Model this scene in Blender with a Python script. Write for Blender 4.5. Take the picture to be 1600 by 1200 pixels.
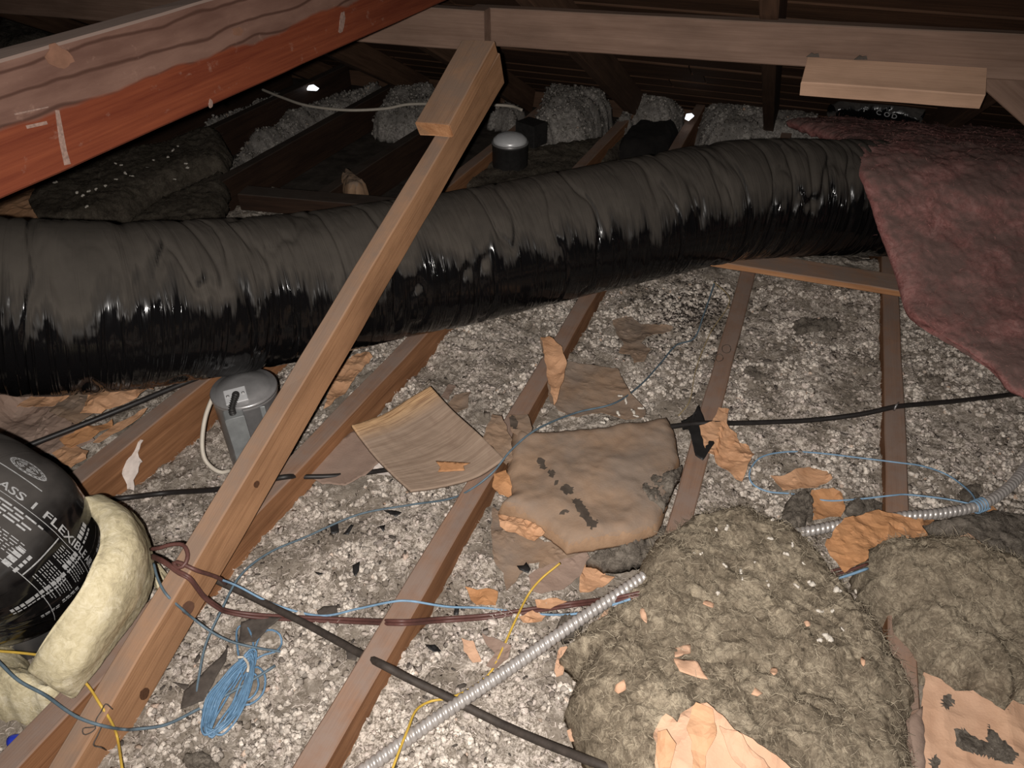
import bpy, math, random
import numpy as np
from mathutils import Vector, Matrix
from mathutils.geometry import delaunay_2d_cdt

for o in list(bpy.data.objects): bpy.data.objects.remove(o)
COL = bpy.context.scene.collection
SC = bpy.context.scene
random.seed(4)
RNG = np.random.default_rng(11)

# ------------------------------------------------------------------ camera, light, exposure
F = 1155.0; EYE = 1.10
PIT = math.atan2(898, F); YAW = math.atan2(566, math.hypot(898, F))
FW = np.array([-math.sin(YAW)*math.cos(PIT), math.cos(YAW)*math.cos(PIT), -math.sin(PIT)])
RT = np.array([math.cos(YAW), math.sin(YAW), 0.0]); UP = np.cross(RT, FW)
CAM = np.array([0, 0, EYE])
cd = bpy.data.cameras.new('camera'); cd.sensor_width = 36; cd.lens = 36*F/1600; cd.clip_start = .02
cam = bpy.data.objects.new('camera', cd); COL.objects.link(cam)
cam.location = CAM; cam.rotation_euler = (math.pi/2-PIT, 0, YAW)
SC.camera = cam

w = bpy.data.worlds.new('attic_dark'); SC.world = w; w.use_nodes = True
w.node_tree.nodes['Background'].inputs[0].default_value = (.6, .7, 1, 1)
w.node_tree.nodes['Background'].inputs[1].default_value = .004

ld = bpy.data.lights.new('phone_flash', 'SPOT'); ld.energy = 124; ld.spot_size = math.radians(128); ld.spot_blend = 1.0
ld.shadow_soft_size = .006; ld.color = (1, .945, .89)
lo = bpy.data.objects.new('phone_flash', ld); COL.objects.link(lo)
lo.location = CAM - RT*.028 - UP*.010 - FW*.02
lo.rotation_euler = (math.pi/2-PIT+math.radians(-5), 0, YAW)

SC.view_settings.view_transform = 'Standard'; SC.view_settings.look = 'None'
SC.view_settings.gamma = 1; SC.view_settings.use_curve_mapping = False
SC.view_settings.exposure = 0.0

# ------------------------------------------------------------------ geometry helpers
def ray(x, y): return FW*F + RT*(x-800) + UP*(600-y)
def P(x, y, z=0.0):
    d = ray(x, y); return CAM + d*((z-EYE)/d[2])
def PY(x, y, Y):
    d = ray(x, y); return CAM + d*(Y/d[1])
def PD(x, y, dep): return CAM + ray(x, y)*(dep/F)

def _h(i, j, k):
    n = (i*374761393 + j*668265263 + k*1442695041) & 0xFFFFFFFF
    n = ((n ^ (n >> 13))*1274126177) & 0xFFFFFFFF
    n = (n ^ (n >> 16)) & 0xFFFF
    return n/65535.0*2-1
def vn(p):
    p = np.asarray(p, float); i = np.floor(p).astype(np.int64); f = p-i; f = f*f*(3-2*f)
    x, y, z = i[..., 0], i[..., 1], i[..., 2]; a, b, c = f[..., 0], f[..., 1], f[..., 2]
    L = lambda u, v, t: u+(v-u)*t
    return L(L(L(_h(x,y,z),_h(x+1,y,z),a), L(_h(x,y+1,z),_h(x+1,y+1,z),a), b),
             L(L(_h(x,y,z+1),_h(x+1,y,z+1),a), L(_h(x,y+1,z+1),_h(x+1,y+1,z+1),a), b), c)
def fbm(p, s, o=4, g=.5):
    p = np.asarray(p, float)*s; r = 0; a = 1; t = 0
    for k in range(o):
        r = r+a*vn(p+17.3*k); t += a; a *= g; p = p*2.03
    return r/t
def xyz(x, y, z=0):
    x = np.asarray(x, float); return np.stack([x, np.asarray(y, float)+0*x, np.asarray(z, float)+0*x], -1)

def mesh(name, V, Fc, m, parent=None, smooth=True, uv=None, mi=None, extra=()):
    """V Nx3, Fc MxK index array -> one mesh object"""
    me = bpy.data.meshes.new(name); V = np.asarray(V, np.float32)
    Fc = [np.asarray(f, np.int32) for f in (Fc if isinstance(Fc, list) else [Fc])]
    me.vertices.add(len(V)); me.vertices.foreach_set('co', V.ravel())
    loops = np.concatenate([f.ravel() for f in Fc]); tot = np.concatenate([np.full(len(f), f.shape[1], np.int32) for f in Fc])
    st = np.concatenate([[0], np.cumsum(tot)[:-1]]).astype(np.int32)
    me.loops.add(len(loops)); me.loops.foreach_set('vertex_index', loops)
    me.polygons.add(len(tot)); me.polygons.foreach_set('loop_start', st)
    me.update(calc_edges=True)
    me.polygons.foreach_set('use_smooth', np.full(len(tot), smooth))
    me.materials.append(m)
    for e in extra: me.materials.append(e)
    if mi is not None: me.polygons.foreach_set('material_index', np.asarray(mi, np.int32))
    if uv is not None:
        l = me.uv_layers.new(name='UVMap'); l.data.foreach_set('uv', np.asarray(uv, np.float32)[loops].ravel())
    me.validate(); me.update()
    o = bpy.data.objects.new(name, me); COL.objects.link(o)
    if parent: o.parent = parent
    return o
def tag(o, label=None, cat=None, group=None, kind=None):
    if label: o['label'] = label
    if cat: o['category'] = cat
    if group: o['group'] = group
    if kind: o['kind'] = kind
    return o
def empty(name, loc=(0, 0, 0)):
    o = bpy.data.objects.new(name, None); COL.objects.link(o); o.location = loc; o.empty_display_size = .05; return o
def setparent(o, p):
    o.parent = p; o.matrix_parent_inverse = Matrix.Translation(-Vector(p.location)) if p.type == 'EMPTY' else p.matrix_world.inverted(); return o

def frame(A, B, roll):
    A = np.array(A, float); B = np.array(B, float); ax = (B-A)/np.linalg.norm(B-A)
    s = np.cross(ax, [0, 0, 1]); s = s/np.linalg.norm(s); n = np.cross(s, ax)
    return A, B, ax, math.cos(roll)*s+math.sin(roll)*n, -math.sin(roll)*s+math.cos(roll)*n
def beam(name, A, B, wd, dp, m, roll=0, parent=None, wob=.0012, bev=.0025, seg=None, warp=0):
    """sawn timber from A to B (centre line): wd sideways, dp up; chamfered edges, slightly uneven, grain along local X"""
    A, B, ax, u, v = frame(A, B, roll); L = np.linalg.norm(B-A)
    n = seg or max(3, int(L/.06)); t = np.linspace(-L/2, L/2, n+1)
    b = bev; hw, hd = wd/2, dp/2
    prof = np.array([(-hw+b,-hd),(hw-b,-hd),(hw,-hd+b),(hw,hd-b),(hw-b,hd),(-hw+b,hd),(-hw,hd-b),(-hw,-hd+b)])
    V = np.zeros((n+1, 8, 3)); V[..., 0] = t[:, None]; V[..., 1] = prof[:, 0]; V[..., 2] = prof[:, 1]
    sd = RNG.random()*90
    V[..., 1:] += wob*np.stack([fbm(xyz(V[..., 0]*9+sd, np.sign(V[..., 1])*7, np.sign(V[..., 2])*5), 1, 2), fbm(xyz(V[..., 0]*9+sd+50, np.sign(V[..., 1])*7, np.sign(V[..., 2])*5), 1, 2)], -1)
    V[..., 2] += warp*np.sin((V[..., 0]/L+.5)*math.pi)
    V[0, :, 0] += RNG.normal(0, .001, 8); V[-1, :, 0] += RNG.normal(0, .001, 8)
    I = np.arange((n+1)*8).reshape(n+1, 8); J = np.roll(I, -1, 1)
    q = np.stack([I[:-1], J[:-1], J[1:], I[1:]], -1).reshape(-1, 4)
    caps = np.array([I[0][::-1], I[-1]])
    o = mesh(name, V.reshape(-1, 3), [q, caps], m, None, smooth=False)
    M = Matrix(((ax[0], -u[0], v[0], 0), (ax[1], -u[1], v[1], 0), (ax[2], -u[2], v[2], 0), (0, 0, 0, 1)))
    # keep right-handed
    if M.to_3x3().determinant() < 0: M = Matrix(((ax[0], u[0], v[0], 0), (ax[1], u[1], v[1], 0), (ax[2], u[2], v[2], 0), (0, 0, 0, 1)))
    o.matrix_world = Matrix.Translation(Vector((A+B)/2)) @ M
    if parent: setparent(o, parent)
    return o
def box(name, c, sx, sy, sz, m, rz=0, parent=None, bev=.001, tilt=0):
    d = np.array([math.cos(rz), math.sin(rz), 0]); c = np.array(c, float)
    return beam(name, c-d*sx/2, c+d*sx/2, sy, sz, m, tilt, parent, wob=0, bev=bev, seg=1)

def cr(pts, n):
    """Catmull-Rom through pts, n samples, about even in length"""
    p = np.array(pts, float); p = np.vstack([2*p[0]-p[1], p, 2*p[-1]-p[-2]])
    out = []
    for i in range(1, len(p)-2):
        t = np.linspace(0, 1, 24, endpoint=False)[:, None]
        a, b, c, d = p[i-1], p[i], p[i+1], p[i+2]
        out.append(.5*(2*b+(c-a)*t+(2*a-5*b+4*c-d)*t*t+(3*b-a-3*c+d)*t**3))
    out = np.vstack(out+[p[-2:-1]])
    s = np.concatenate([[0], np.cumsum(np.linalg.norm(np.diff(out[:, :3], axis=0), axis=1))])
    tt = np.linspace(0, s[-1], n)
    return np.stack([np.interp(tt, s, out[:, k]) for k in range(out.shape[1])], 1), s[-1]
def rings(C, upv=(0, 0, 1)):
    T = np.gradient(C, axis=0); T /= np.linalg.norm(T, axis=1)[:, None]
    N = np.zeros_like(C); n = np.array(upv, float); n = n-T[0]*(n@T[0])
    if np.linalg.norm(n) < .1: n = np.array([1., 0, 0]); n = n-T[0]*(n@T[0])
    n /= np.linalg.norm(n)
    for i in range(len(C)):
        n = n-T[i]*(n@T[i]); n /= np.linalg.norm(n); N[i] = n
    return T, N, np.cross(T, N)
def tubeVF(C, R, k=10, caps=True):
    T, N, B = rings(C); n = len(C); th = np.linspace(0, 2*math.pi, k, endpoint=False)
    R = np.broadcast_to(np.asarray(R, float).reshape((-1, 1) if np.ndim(R) == 1 else (1, 1) if np.ndim(R) == 0 else np.shape(R)), (n, k))
    V = C[:, None]+R[..., None]*(np.cos(th)[None, :, None]*N[:, None]+np.sin(th)[None, :, None]*B[:, None])
    I = np.arange(n*k).reshape(n, k); J = np.roll(I, -1, 1)
    q = np.stack([I[:-1], J[:-1], J[1:], I[1:]], -1).reshape(-1, 4)
    fs = [q]
    if caps: fs.append(np.array([I[0][::-1], I[-1]]))
    return V.reshape(-1, 3), fs
def tube(name, pts, r, m, parent=None, k=8, step=.008):
    _, L = cr(pts, 10); C, L = cr(pts, max(6, int(L/step)))
    V, fs = tubeVF(C, r, k); o = mesh(name, V, fs, m)
    if parent: setparent(o, parent)
    return o
def lathe(name, prof, c, m, k=32, parent=None, axis=None, smooth=True):
    """prof: (radius, height) list round vertical axis at c"""
    th = np.linspace(0, 2*math.pi, k, endpoint=False); pr = np.array(prof, float); n = len(pr)
    V = np.zeros((n, k, 3)); V[..., 0] = pr[:, 0:1]*np.cos(th); V[..., 1] = pr[:, 0:1]*np.sin(th); V[..., 2] = pr[:, 1:2]
    V = V.reshape(-1, 3)
    if axis is not None:
        q = Vector((0, 0, 1)).rotation_difference(Vector(axis)).to_matrix(); V = V @ np.array(q).T
    I = np.arange(n*k).reshape(n, k); J = np.roll(I, -1, 1)
    fs = [np.stack([I[:-1], J[:-1], J[1:], I[1:]], -1).reshape(-1, 4), np.array([I[0][::-1], I[-1]])]
    o = mesh(name, V+np.array(c), fs, m, smooth=smooth)
    if parent: setparent(o, parent)
    return o
def inpoly(x, y, poly):
    r = np.zeros(np.shape(x), bool); n = len(poly)
    for i in range(n):
        x1, y1 = poly[i][:2]; x2, y2 = poly[(i+1) % n][:2]
        if y1 == y2: continue
        c = ((y1 > y) != (y2 > y)) & (x < (x2-x1)*(y-y1)/(y2-y1)+x1)
        r ^= c
    return r
def dpoly(x, y, poly):
    d = np.full(np.shape(x), 1e9); n = len(poly)
    for i in range(n):
        a = np.array(poly[i][:2]); b = np.array(poly[(i+1) % n][:2]); e = b-a; l = max(e@e, 1e-12)
        t = np.clip(((x-a[0])*e[0]+(y-a[1])*e[1])/l, 0, 1)
        d = np.minimum(d, np.hypot(x-a[0]-t*e[0], y-a[1]-t*e[1]))
    return d
def triang(poly, res, rough=0.0):
    """resampled outline + jittered inside points -> V2, tris, boundary count"""
    pl = [np.array(p[:2], float) for p in poly]; B = []
    for i in range(len(pl)):
        a, b = pl[i], pl[(i+1) % len(pl)]; k = max(1, int(np.linalg.norm(b-a)/(res*1.2)))
        for j in range(k): B.append(a+(b-a)*j/k)
    B = np.array(B)
    if rough:
        c = B.mean(0); n1 = fbm(xyz(B[:, 0]*70, B[:, 1]*70, 3), 1, 3); n2 = fbm(xyz(B[:, 0]*70, B[:, 1]*70, 30), 1, 3)
        B = B+np.stack([n1, n2], 1)*rough
    mn, mx = B.min(0), B.max(0)
    gx, gy = np.meshgrid(np.arange(mn[0], mx[0], res), np.arange(mn[1], mx[1], res))
    gx = gx.ravel()+RNG.uniform(-.3, .3, gx.size)*res; gy = gy.ravel()+RNG.uniform(-.3, .3, gy.size)*res
    ok = inpoly(gx, gy, B); gx, gy = gx[ok], gy[ok]; ok = dpoly(gx, gy, B) > res*.55
    pts = [Vector(p) for p in B]+[Vector((a, b)) for a, b in zip(gx[ok], gy[ok])]
    n = len(B)
    r = delaunay_2d_cdt(pts, [(i, (i+1) % n) for i in range(n)], [], 1, 1e-7)
    V = np.array([(v.x, v.y) for v in r[0]]); T = np.array([f for f in r[2] if len(f) == 3], np.int32)
    return V, T, B
def bedges(T):
    e = np.concatenate([T[:, [0, 1]], T[:, [1, 2]], T[:, [2, 0]]]); s = set(map(tuple, e.tolist()))
    return np.array([(a, b) for a, b in s if (b, a) not in s], np.int32)
def closed(V, T, Vb):
    n = len(V); be = bedges(T)
    q = np.stack([be[:, 1], be[:, 0], be[:, 0]+n, be[:, 1]+n], 1)
    return np.vstack([V, Vb]), [T, T[:, ::-1]+n, q]

# ------------------------------------------------------------------ materials
def M(name):
    m = bpy.data.materials.new(name); m.use_nodes = True; nt = m.node_tree
    return m, nt, nt.nodes['Principled BSDF']
def nd(nt, t, **kw):
    n = nt.nodes.new(t)
    for k, v in kw.items():
        if k.startswith('_'): setattr(n, k[1:], v)
        else:
            key = int(k[1:]) if k[0] == 'i' and k[1:].isdigit() else k.replace('__', ' ')
            if isinstance(v, bpy.types.NodeSocket): nt.links.new(v, n.inputs[key])
            else: n.inputs[key].default_value = v
    return n
def noise(nt, vec, scale, det=4, rough=.55, dist=0, out='Fac'):
    n = nd(nt, 'ShaderNodeTexNoise', Scale=scale, Detail=det, Roughness=rough, Distortion=dist)
    if vec is not None: nt.links.new(vec, n.inputs['Vector'])
    return n.outputs[out]
def mp(nt, vec, sc=(1, 1, 1), loc=(0, 0, 0)):
    n = nd(nt, 'ShaderNodeMapping', Vector=vec); n.inputs['Scale'].default_value = sc; n.inputs['Location'].default_value = loc; return n.outputs[0]
def ramp(nt, fac, stops, ip='LINEAR'):
    n = nd(nt, 'ShaderNodeValToRGB', Fac=fac); cr_ = n.color_ramp; cr_.interpolation = ip
    while len(cr_.elements) < len(stops): cr_.elements.new(.5)
    for e, (p, c) in zip(cr_.elements, stops):
        e.position = p; e.color = (c, c, c, 1) if not isinstance(c, tuple) else (*c, 1)
    return n.outputs[0]
def mix(nt, f, a, b, mode='MIX'):
    n = nd(nt, 'ShaderNodeMix', _data_type='RGBA', _blend_type=mode)
    for k, v in ((0, f), (6, a), (7, b)):
        if isinstance(v, bpy.types.NodeSocket): nt.links.new(v, n.inputs[k])
        else: n.inputs[k].default_value = v if k == 0 else (*v, 1)
    return n.outputs[2]
def math_(nt, op, a, b=0, clamp=False):
    n = nd(nt, 'ShaderNodeMath', _operation=op, _use_clamp=clamp)
    for k, v in ((0, a), (1, b)):
        if isinstance(v, bpy.types.NodeSocket): nt.links.new(v, n.inputs[k])
        else: n.inputs[k].default_value = v
    return n.outputs[0]
def bump(nt, h, st, dist=.002, nrm=None):
    n = nd(nt, 'ShaderNodeBump', Strength=st, Distance=dist, Height=h)
    if nrm is not None: nt.links.new(nrm, n.inputs['Normal'])
    return n.outputs[0]
def coords(nt, world=False):
    if world: return nd(nt, 'ShaderNodeNewGeometry').outputs['Position']
    t = nd(nt, 'ShaderNodeTexCoord').outputs['Object']; r = nd(nt, 'ShaderNodeObjectInfo').outputs['Random']
    a = nd(nt, 'ShaderNodeVectorMath', _operation='ADD', i0=t); s = math_(nt, 'MULTIPLY', r, 37.0)
    nt.links.new(s, a.inputs[1]); return a.outputs[0]
def upness(nt):
    g = nd(nt, 'ShaderNodeNewGeometry').outputs['True Normal']
    return nd(nt, 'ShaderNodeSeparateXYZ', Vector=g).outputs[2]

def wood(name, dark, light, dust=None, dustamt=.85, rough=.75, fine=1.0, ring=0.0, spec=.25, hair=.0):
    m, nt, b = M(name); c = coords(nt)
    g1 = noise(nt, mp(nt, c, (1.2, 22, 22)), 2.2, 5, .6, .6)
    g2 = noise(nt, mp(nt, c, (5, 190, 190)), 1.6, 3, .6)
    blot = noise(nt, mp(nt, c, (2, 5, 5)), 2.0, 4, .6)
    f = math_(nt, 'ADD', math_(nt, 'MULTIPLY', g1, .75), math_(nt, 'MULTIPLY', g2, .45*fine))
    col = ramp(nt, f, [(.36, dark), (.74, light)])
    if ring:
        wv = nd(nt, 'ShaderNodeTexWave', _wave_type='BANDS', _bands_direction='Z', Vector=mp(nt, c, (.5, 1, 1)), Scale=11, Distortion=5.0, Detail=2, Detail__Scale=1.2)
        l = ramp(nt, wv.outputs['Fac'], [(.0, 1), (.09, 0)])
        col = mix(nt, math_(nt, 'MULTIPLY', l, ring), col, tuple(x*.35 for x in dark))
    col = mix(nt, ramp(nt, blot, [(.42, 0), (.75, .55)]), col, tuple(x*.62 for x in dark))
    h = math_(nt, 'ADD', math_(nt, 'MULTIPLY', g2, .7), g1)
    if dust:
        u = ramp(nt, upness(nt), [(.35, 0), (.8, 1)]); d = ramp(nt, noise(nt, c, 14, 5, .65), [(.28, .45), (.6, 1)])
        fk = math_(nt, 'MULTIPLY', math_(nt, 'MULTIPLY', u, d), dustamt)
        col = mix(nt, fk, col, dust)
    nt.links.new(col, b.inputs['Base Color']); b.inputs['Roughness'].default_value = rough
    b.inputs['Specular IOR Level'].default_value = spec
    nt.links.new(bump(nt, h, .45, .0015), b.inputs['Normal'])
    return m
DUST = (.235, .175, .145)
W_JOIST = wood('joist_wood', (.15, .062, .026), (.34, .165, .080), DUST, .9)
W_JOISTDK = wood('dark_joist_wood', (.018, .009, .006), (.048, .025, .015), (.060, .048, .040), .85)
W_BRACE = wood('brace_wood', (.180, .083, .038), (.41, .222, .118), (.225, .162, .125), .85, fine=1.6)
W_PURLIN = wood('purlin_wood', (.135, .080, .056), (.215, .138, .102), (.19, .135, .105), .9)
W_FRESH = wood('fresh_sawn_wood', (.33, .195, .125), (.50, .320, .220), None, fine=2.2)
W_ROOF = wood('roof_board_wood', (.040, .019, .010), (.105, .054, .030), None)
W_RAFT = wood('rafter_wood', (.055, .028, .016), (.13, .072, .044), None)
W_BOARD = wood('loose_board_wood', (.30, .130, .055), (.50, .260, .130), (.25, .185, .15), .95)

def beam_mat():
    m, nt, b = M('red_beam_wood'); c0 = nd(nt, 'ShaderNodeTexCoord').outputs['Object']
    z = nd(nt, 'ShaderNodeSeparateXYZ', Vector=c0).outputs[2]
    c = c0
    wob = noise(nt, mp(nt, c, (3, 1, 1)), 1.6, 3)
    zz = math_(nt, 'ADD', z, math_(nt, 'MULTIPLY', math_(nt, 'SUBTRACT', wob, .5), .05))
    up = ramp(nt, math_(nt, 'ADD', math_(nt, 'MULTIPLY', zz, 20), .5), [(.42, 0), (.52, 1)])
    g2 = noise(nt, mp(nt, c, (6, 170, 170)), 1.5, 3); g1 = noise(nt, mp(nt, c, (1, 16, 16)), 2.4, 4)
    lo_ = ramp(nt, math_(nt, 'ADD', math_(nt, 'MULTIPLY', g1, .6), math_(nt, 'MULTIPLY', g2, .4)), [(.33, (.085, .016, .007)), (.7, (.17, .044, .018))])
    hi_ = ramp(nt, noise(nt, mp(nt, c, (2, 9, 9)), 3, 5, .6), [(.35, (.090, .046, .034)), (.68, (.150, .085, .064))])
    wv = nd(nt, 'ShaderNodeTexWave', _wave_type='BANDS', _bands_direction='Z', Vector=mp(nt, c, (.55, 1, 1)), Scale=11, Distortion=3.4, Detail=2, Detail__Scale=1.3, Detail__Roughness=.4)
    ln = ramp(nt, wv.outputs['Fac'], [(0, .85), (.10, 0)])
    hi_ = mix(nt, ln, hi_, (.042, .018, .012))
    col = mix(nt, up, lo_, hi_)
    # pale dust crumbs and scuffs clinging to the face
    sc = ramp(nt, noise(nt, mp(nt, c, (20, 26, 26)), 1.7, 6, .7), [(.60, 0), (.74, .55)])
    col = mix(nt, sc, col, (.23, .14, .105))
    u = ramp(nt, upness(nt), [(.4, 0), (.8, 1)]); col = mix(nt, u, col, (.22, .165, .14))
    nt.links.new(col, b.inputs['Base Color']); b.inputs['Roughness'].default_value = .6; b.inputs['Specular IOR Level'].default_value = .3
    nt.links.new(bump(nt, math_(nt, 'ADD', g2, wv.outputs['Fac']), .3, .001), b.inputs['Normal'])
    return m
W_BEAM = beam_mat()

def plain(name, col, rough=.8, var=.25, sc=30, spec=.3, metal=0, bmp=.0, col2=None, world=False):
    m, nt, b = M(name); c = coords(nt, world); n = noise(nt, c, sc, 5, .6)
    cc = ramp(nt, n, [(.3, col2 or tuple(x*(1-var) for x in col)), (.7, tuple(min(1, x*(1+var*.6)) for x in col))])
    nt.links.new(cc, b.inputs['Base Color']); b.inputs['Roughness'].default_value = rough
    b.inputs['Specular IOR Level'].default_value = spec; b.inputs['Metallic'].default_value = metal
    if bmp: nt.links.new(bump(nt, n, bmp, .002), b.inputs['Normal'])
    return m
def fill_mat(name, cream, grey, dark, lumps=False, dirt=.86):
    m, nt, b = M(name); c = coords(nt, True)
    big = noise(nt, c, 9.0, 6, .68)
    n1 = noise(nt, c, 95, 4, .65, .4); n2 = noise(nt, c, 330, 3, .6)
    f = math_(nt, 'ADD', math_(nt, 'MULTIPLY', n1, .62), math_(nt, 'MULTIPLY', n2, .38))
    if lumps:
        r = nd(nt, 'ShaderNodeNewGeometry').outputs['Random Per Island']
        a = ramp(nt, r, [(0, tuple(x*.28 for x in cream)), (.18, tuple(x*.55 for x in cream)), (.5, tuple(x*.92 for x in cream)), (.975, tuple(min(1, x*1.18) for x in cream)), (1, (.50, .33, .23))])
        col = mix(nt, ramp(nt, f, [(.38, .70), (.56, 0)]), a, grey)
    else:
        col = ramp(nt, f, [(.32, dark), (.44, grey), (.58, cream)])
    col = mix(nt, ramp(nt, big, [(.455, 0), (.57, dirt)]), col, grey)
    nt.links.new(col, b.inputs['Base Color']); b.inputs['Roughness'].default_value = .95; b.inputs['Specular IOR Level'].default_value = .08
    nt.links.new(bump(nt, f, .8, .004), b.inputs['Normal'])
    return m
CREAM = (.66, .575, .515)
FILL = fill_mat('loose_fill', (.58, .515, .45), (.185, .155, .125), (.07, .055, .045))
LUMP = fill_mat('loose_fill_clump', CREAM, (.175, .145, .115), (.09, .07, .06), True)
LUMPW = fill_mat('bright_fill_clump', (.74, .665, .585), (.30, .255, .215), (.09, .07, .06), True, .35)
LUMPD = fill_mat('dimmed_far_clump', (.40, .37, .335), (.13, .115, .10), (.05, .045, .04), True)  # darker copy of the clump colour: dim light on the far heaps painted in
FILLD = fill_mat('dimmed_far_fill', (.38, .35, .32), (.18, .165, .15), (.06, .055, .05))  # fill darkened for the far heaps, flash falloff put into the colour
def wool_mat(name, a, bcol, c3, sc=26, fib=1.0, dust=None):
    m, nt, b = M(name); c = coords(nt, True)
    d = noise(nt, c, 18, 3, .6, 0, 'Color')
    v = nd(nt, 'ShaderNodeVectorMath', _operation='MULTIPLY_ADD', i0=d); v.inputs[1].default_value = (.05, .05, .05); nt.links.new(c, v.inputs[2])
    n1 = noise(nt, v.outputs[0], sc, 6, .68, 1.2); n2 = noise(nt, v.outputs[0], sc*8, 4, .7, .8); big = noise(nt, c, 7, 3)
    f = math_(nt, 'ADD', math_(nt, 'MULTIPLY', n1, .6), math_(nt, 'MULTIPLY', n2, .4))
    col = ramp(nt, f, [(.38, c3), (.485, a), (.61, bcol)])
    col = mix(nt, ramp(nt, big, [(.45, 0), (.7, .45)]), col, a)
    if dust:
        g = nd(nt, 'ShaderNodeSeparateXYZ', Vector=nd(nt, 'ShaderNodeNewGeometry').outputs['Normal']).outputs[2]
        k = math_(nt, 'MULTIPLY', ramp(nt, g, [(.1, 0), (.8, 1)]), ramp(nt, noise(nt, c, 9, 6, .68), [(.34, .25), (.55, .95)])); col = mix(nt, k, col, dust)
    nt.links.new(col, b.inputs['Base Color']); b.inputs['Roughness'].default_value = 1; b.inputs['Specular IOR Level'].default_value = .05
    nt.links.new(bump(nt, f, .9*fib, .006), b.inputs['Normal'])
    return m
WOOL = wool_mat('olive_mineral_wool', (.180, .146, .106), (.385, .325, .240), (.072, .057, .041), 20)
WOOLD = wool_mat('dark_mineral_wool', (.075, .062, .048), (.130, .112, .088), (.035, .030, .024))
WOOLG = wool_mat('grey_wool_scrap', (.120, .102, .084), (.22, .19, .158), (.055, .046, .038))
PINK = wool_mat('pink_fibreglass', (.30, .125, .115), (.47, .25, .23), (.13, .065, .058), 13, .7, (.165, .108, .096))
YELL = wool_mat('yellow_fibreglass', (.545, .472, .305), (.72, .645, .475), (.37, .315, .210), 14, .5)
def paper_mat(name, a, bcol, dust, damt):
    m, nt, b = M(name); c = coords(nt, True); n = noise(nt, c, 22, 5, .6, .5); n2 = noise(nt, c, 240, 2)
    col = ramp(nt, n, [(.3, a), (.7, bcol)])
    u = ramp(nt, upness(nt), [(.35, 0), (.8, 1)]); d = ramp(nt, noise(nt, c, 9, 4, .6), [(.35, .35), (.62, 1)])
    col = mix(nt, math_(nt, 'MULTIPLY', math_(nt, 'MULTIPLY', u, d), damt), col, dust)
    nt.links.new(col, b.inputs['Base Color']); b.inputs['Roughness'].default_value = .75; b.inputs['Specular IOR Level'].default_value = .25
    nt.links.new(bump(nt, math_(nt, 'ADD', n2, math_(nt, 'MULTIPLY', n, 2)), .25, .002), b.inputs['Normal'])
    return m
KRAFT = paper_mat('dusty_kraft_paper', (.245, .150, .090), (.335, .215, .135), (.225, .172, .135), .97)
KRAFTF = paper_mat('fresh_kraft_paper', (.44, .220, .105), (.64, .360, .200), (.46, .30, .205), .35)
KRAFTO = paper_mat('orange_kraft_paper', (.38, .175, .070), (.56, .280, .125), (.34, .22, .15), .25)
KRAFTP = paper_mat('pinkish_kraft_paper', (.26, .175, .135), (.33, .230, .180), (.25, .185, .15), .6)
CHIP = paper_mat('pale_paper_chip', (.50, .285, .175), (.66, .41, .265), (.50, .34, .25), .4)
STAIN = plain('dark_stain', (.075, .058, .045), .9, .4)
BLACKBIT = plain('black_scrap', (.016, .015, .015), .55, .3, spec=.5)
FELT = plain('dark_felt', (.075, .062, .053), .9, .35, 60, bmp=.6)
CRUMB = plain('white_crumb', (.72, .66, .58), .95, .2, 90, .1, bmp=.5)
STEEL = plain('galvanised_steel', (.35, .34, .34), .36, .25, 24, .6, .5)
STEELP = plain('bright_steel_plate', (.85, .85, .86), .32, .1, 30, .6, .3)
STEELD = plain('dull_steel_box', (.27, .28, .28), .5, .2, 40, .5, .3)
CONDUIT = plain('conduit_steel', (.48, .445, .42), .36, .2, 60, .7, .4)
DARKMET = plain('dark_metal', (.030, .028, .027), .55, .3, 50, .4, .3)
CABLEB = plain('black_cable', (.020, .017, .016), .5, .3, 60, .4)
CABLEG = plain('dusty_black_cable', (.048, .038, .032), .7, .4, 60, .3)
CABLEW = plain('cream_cable', (.56, .50, .42), .5, .1, 60, .4)
CORDB = plain('brown_cord', (.105, .045, .038), .5, .25, 80, .4)
BLUEW = plain('light_blue_wire', (.20, .33, .47), .5, .2, 90, .4)
BLUED = plain('slate_blue_wire', (.105, .15, .185), .55, .3, 60, .4)
BLUEC = plain('bright_blue_wire', (.125, .235, .365), .45, .25, 120, .45)
YELW = plain('yellow_wire', (.55, .36, .06), .5, .15, 80, .4)
BLUEN = plain('blue_plastic', (.02, .04, .42), .4, .1, 50, .5)
PRINT = plain('white_print', (.34, .34, .34), .5, .35, 260, .4)
GYP = plain('ceiling_back_dirt', (.060, .050, .042), .95, .5, 16, .1, bmp=.6, world=True)
FELTUP = plain('roof_underlay', (.012, .010, .009), .95, .3, 20)
STRAW = plain('straw_fibre', (.33, .25, .13), .8, .2)
PALE = plain('pale_plaster', (.66, .58, .53), .9, .15, 60, .1, bmp=.4)

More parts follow.
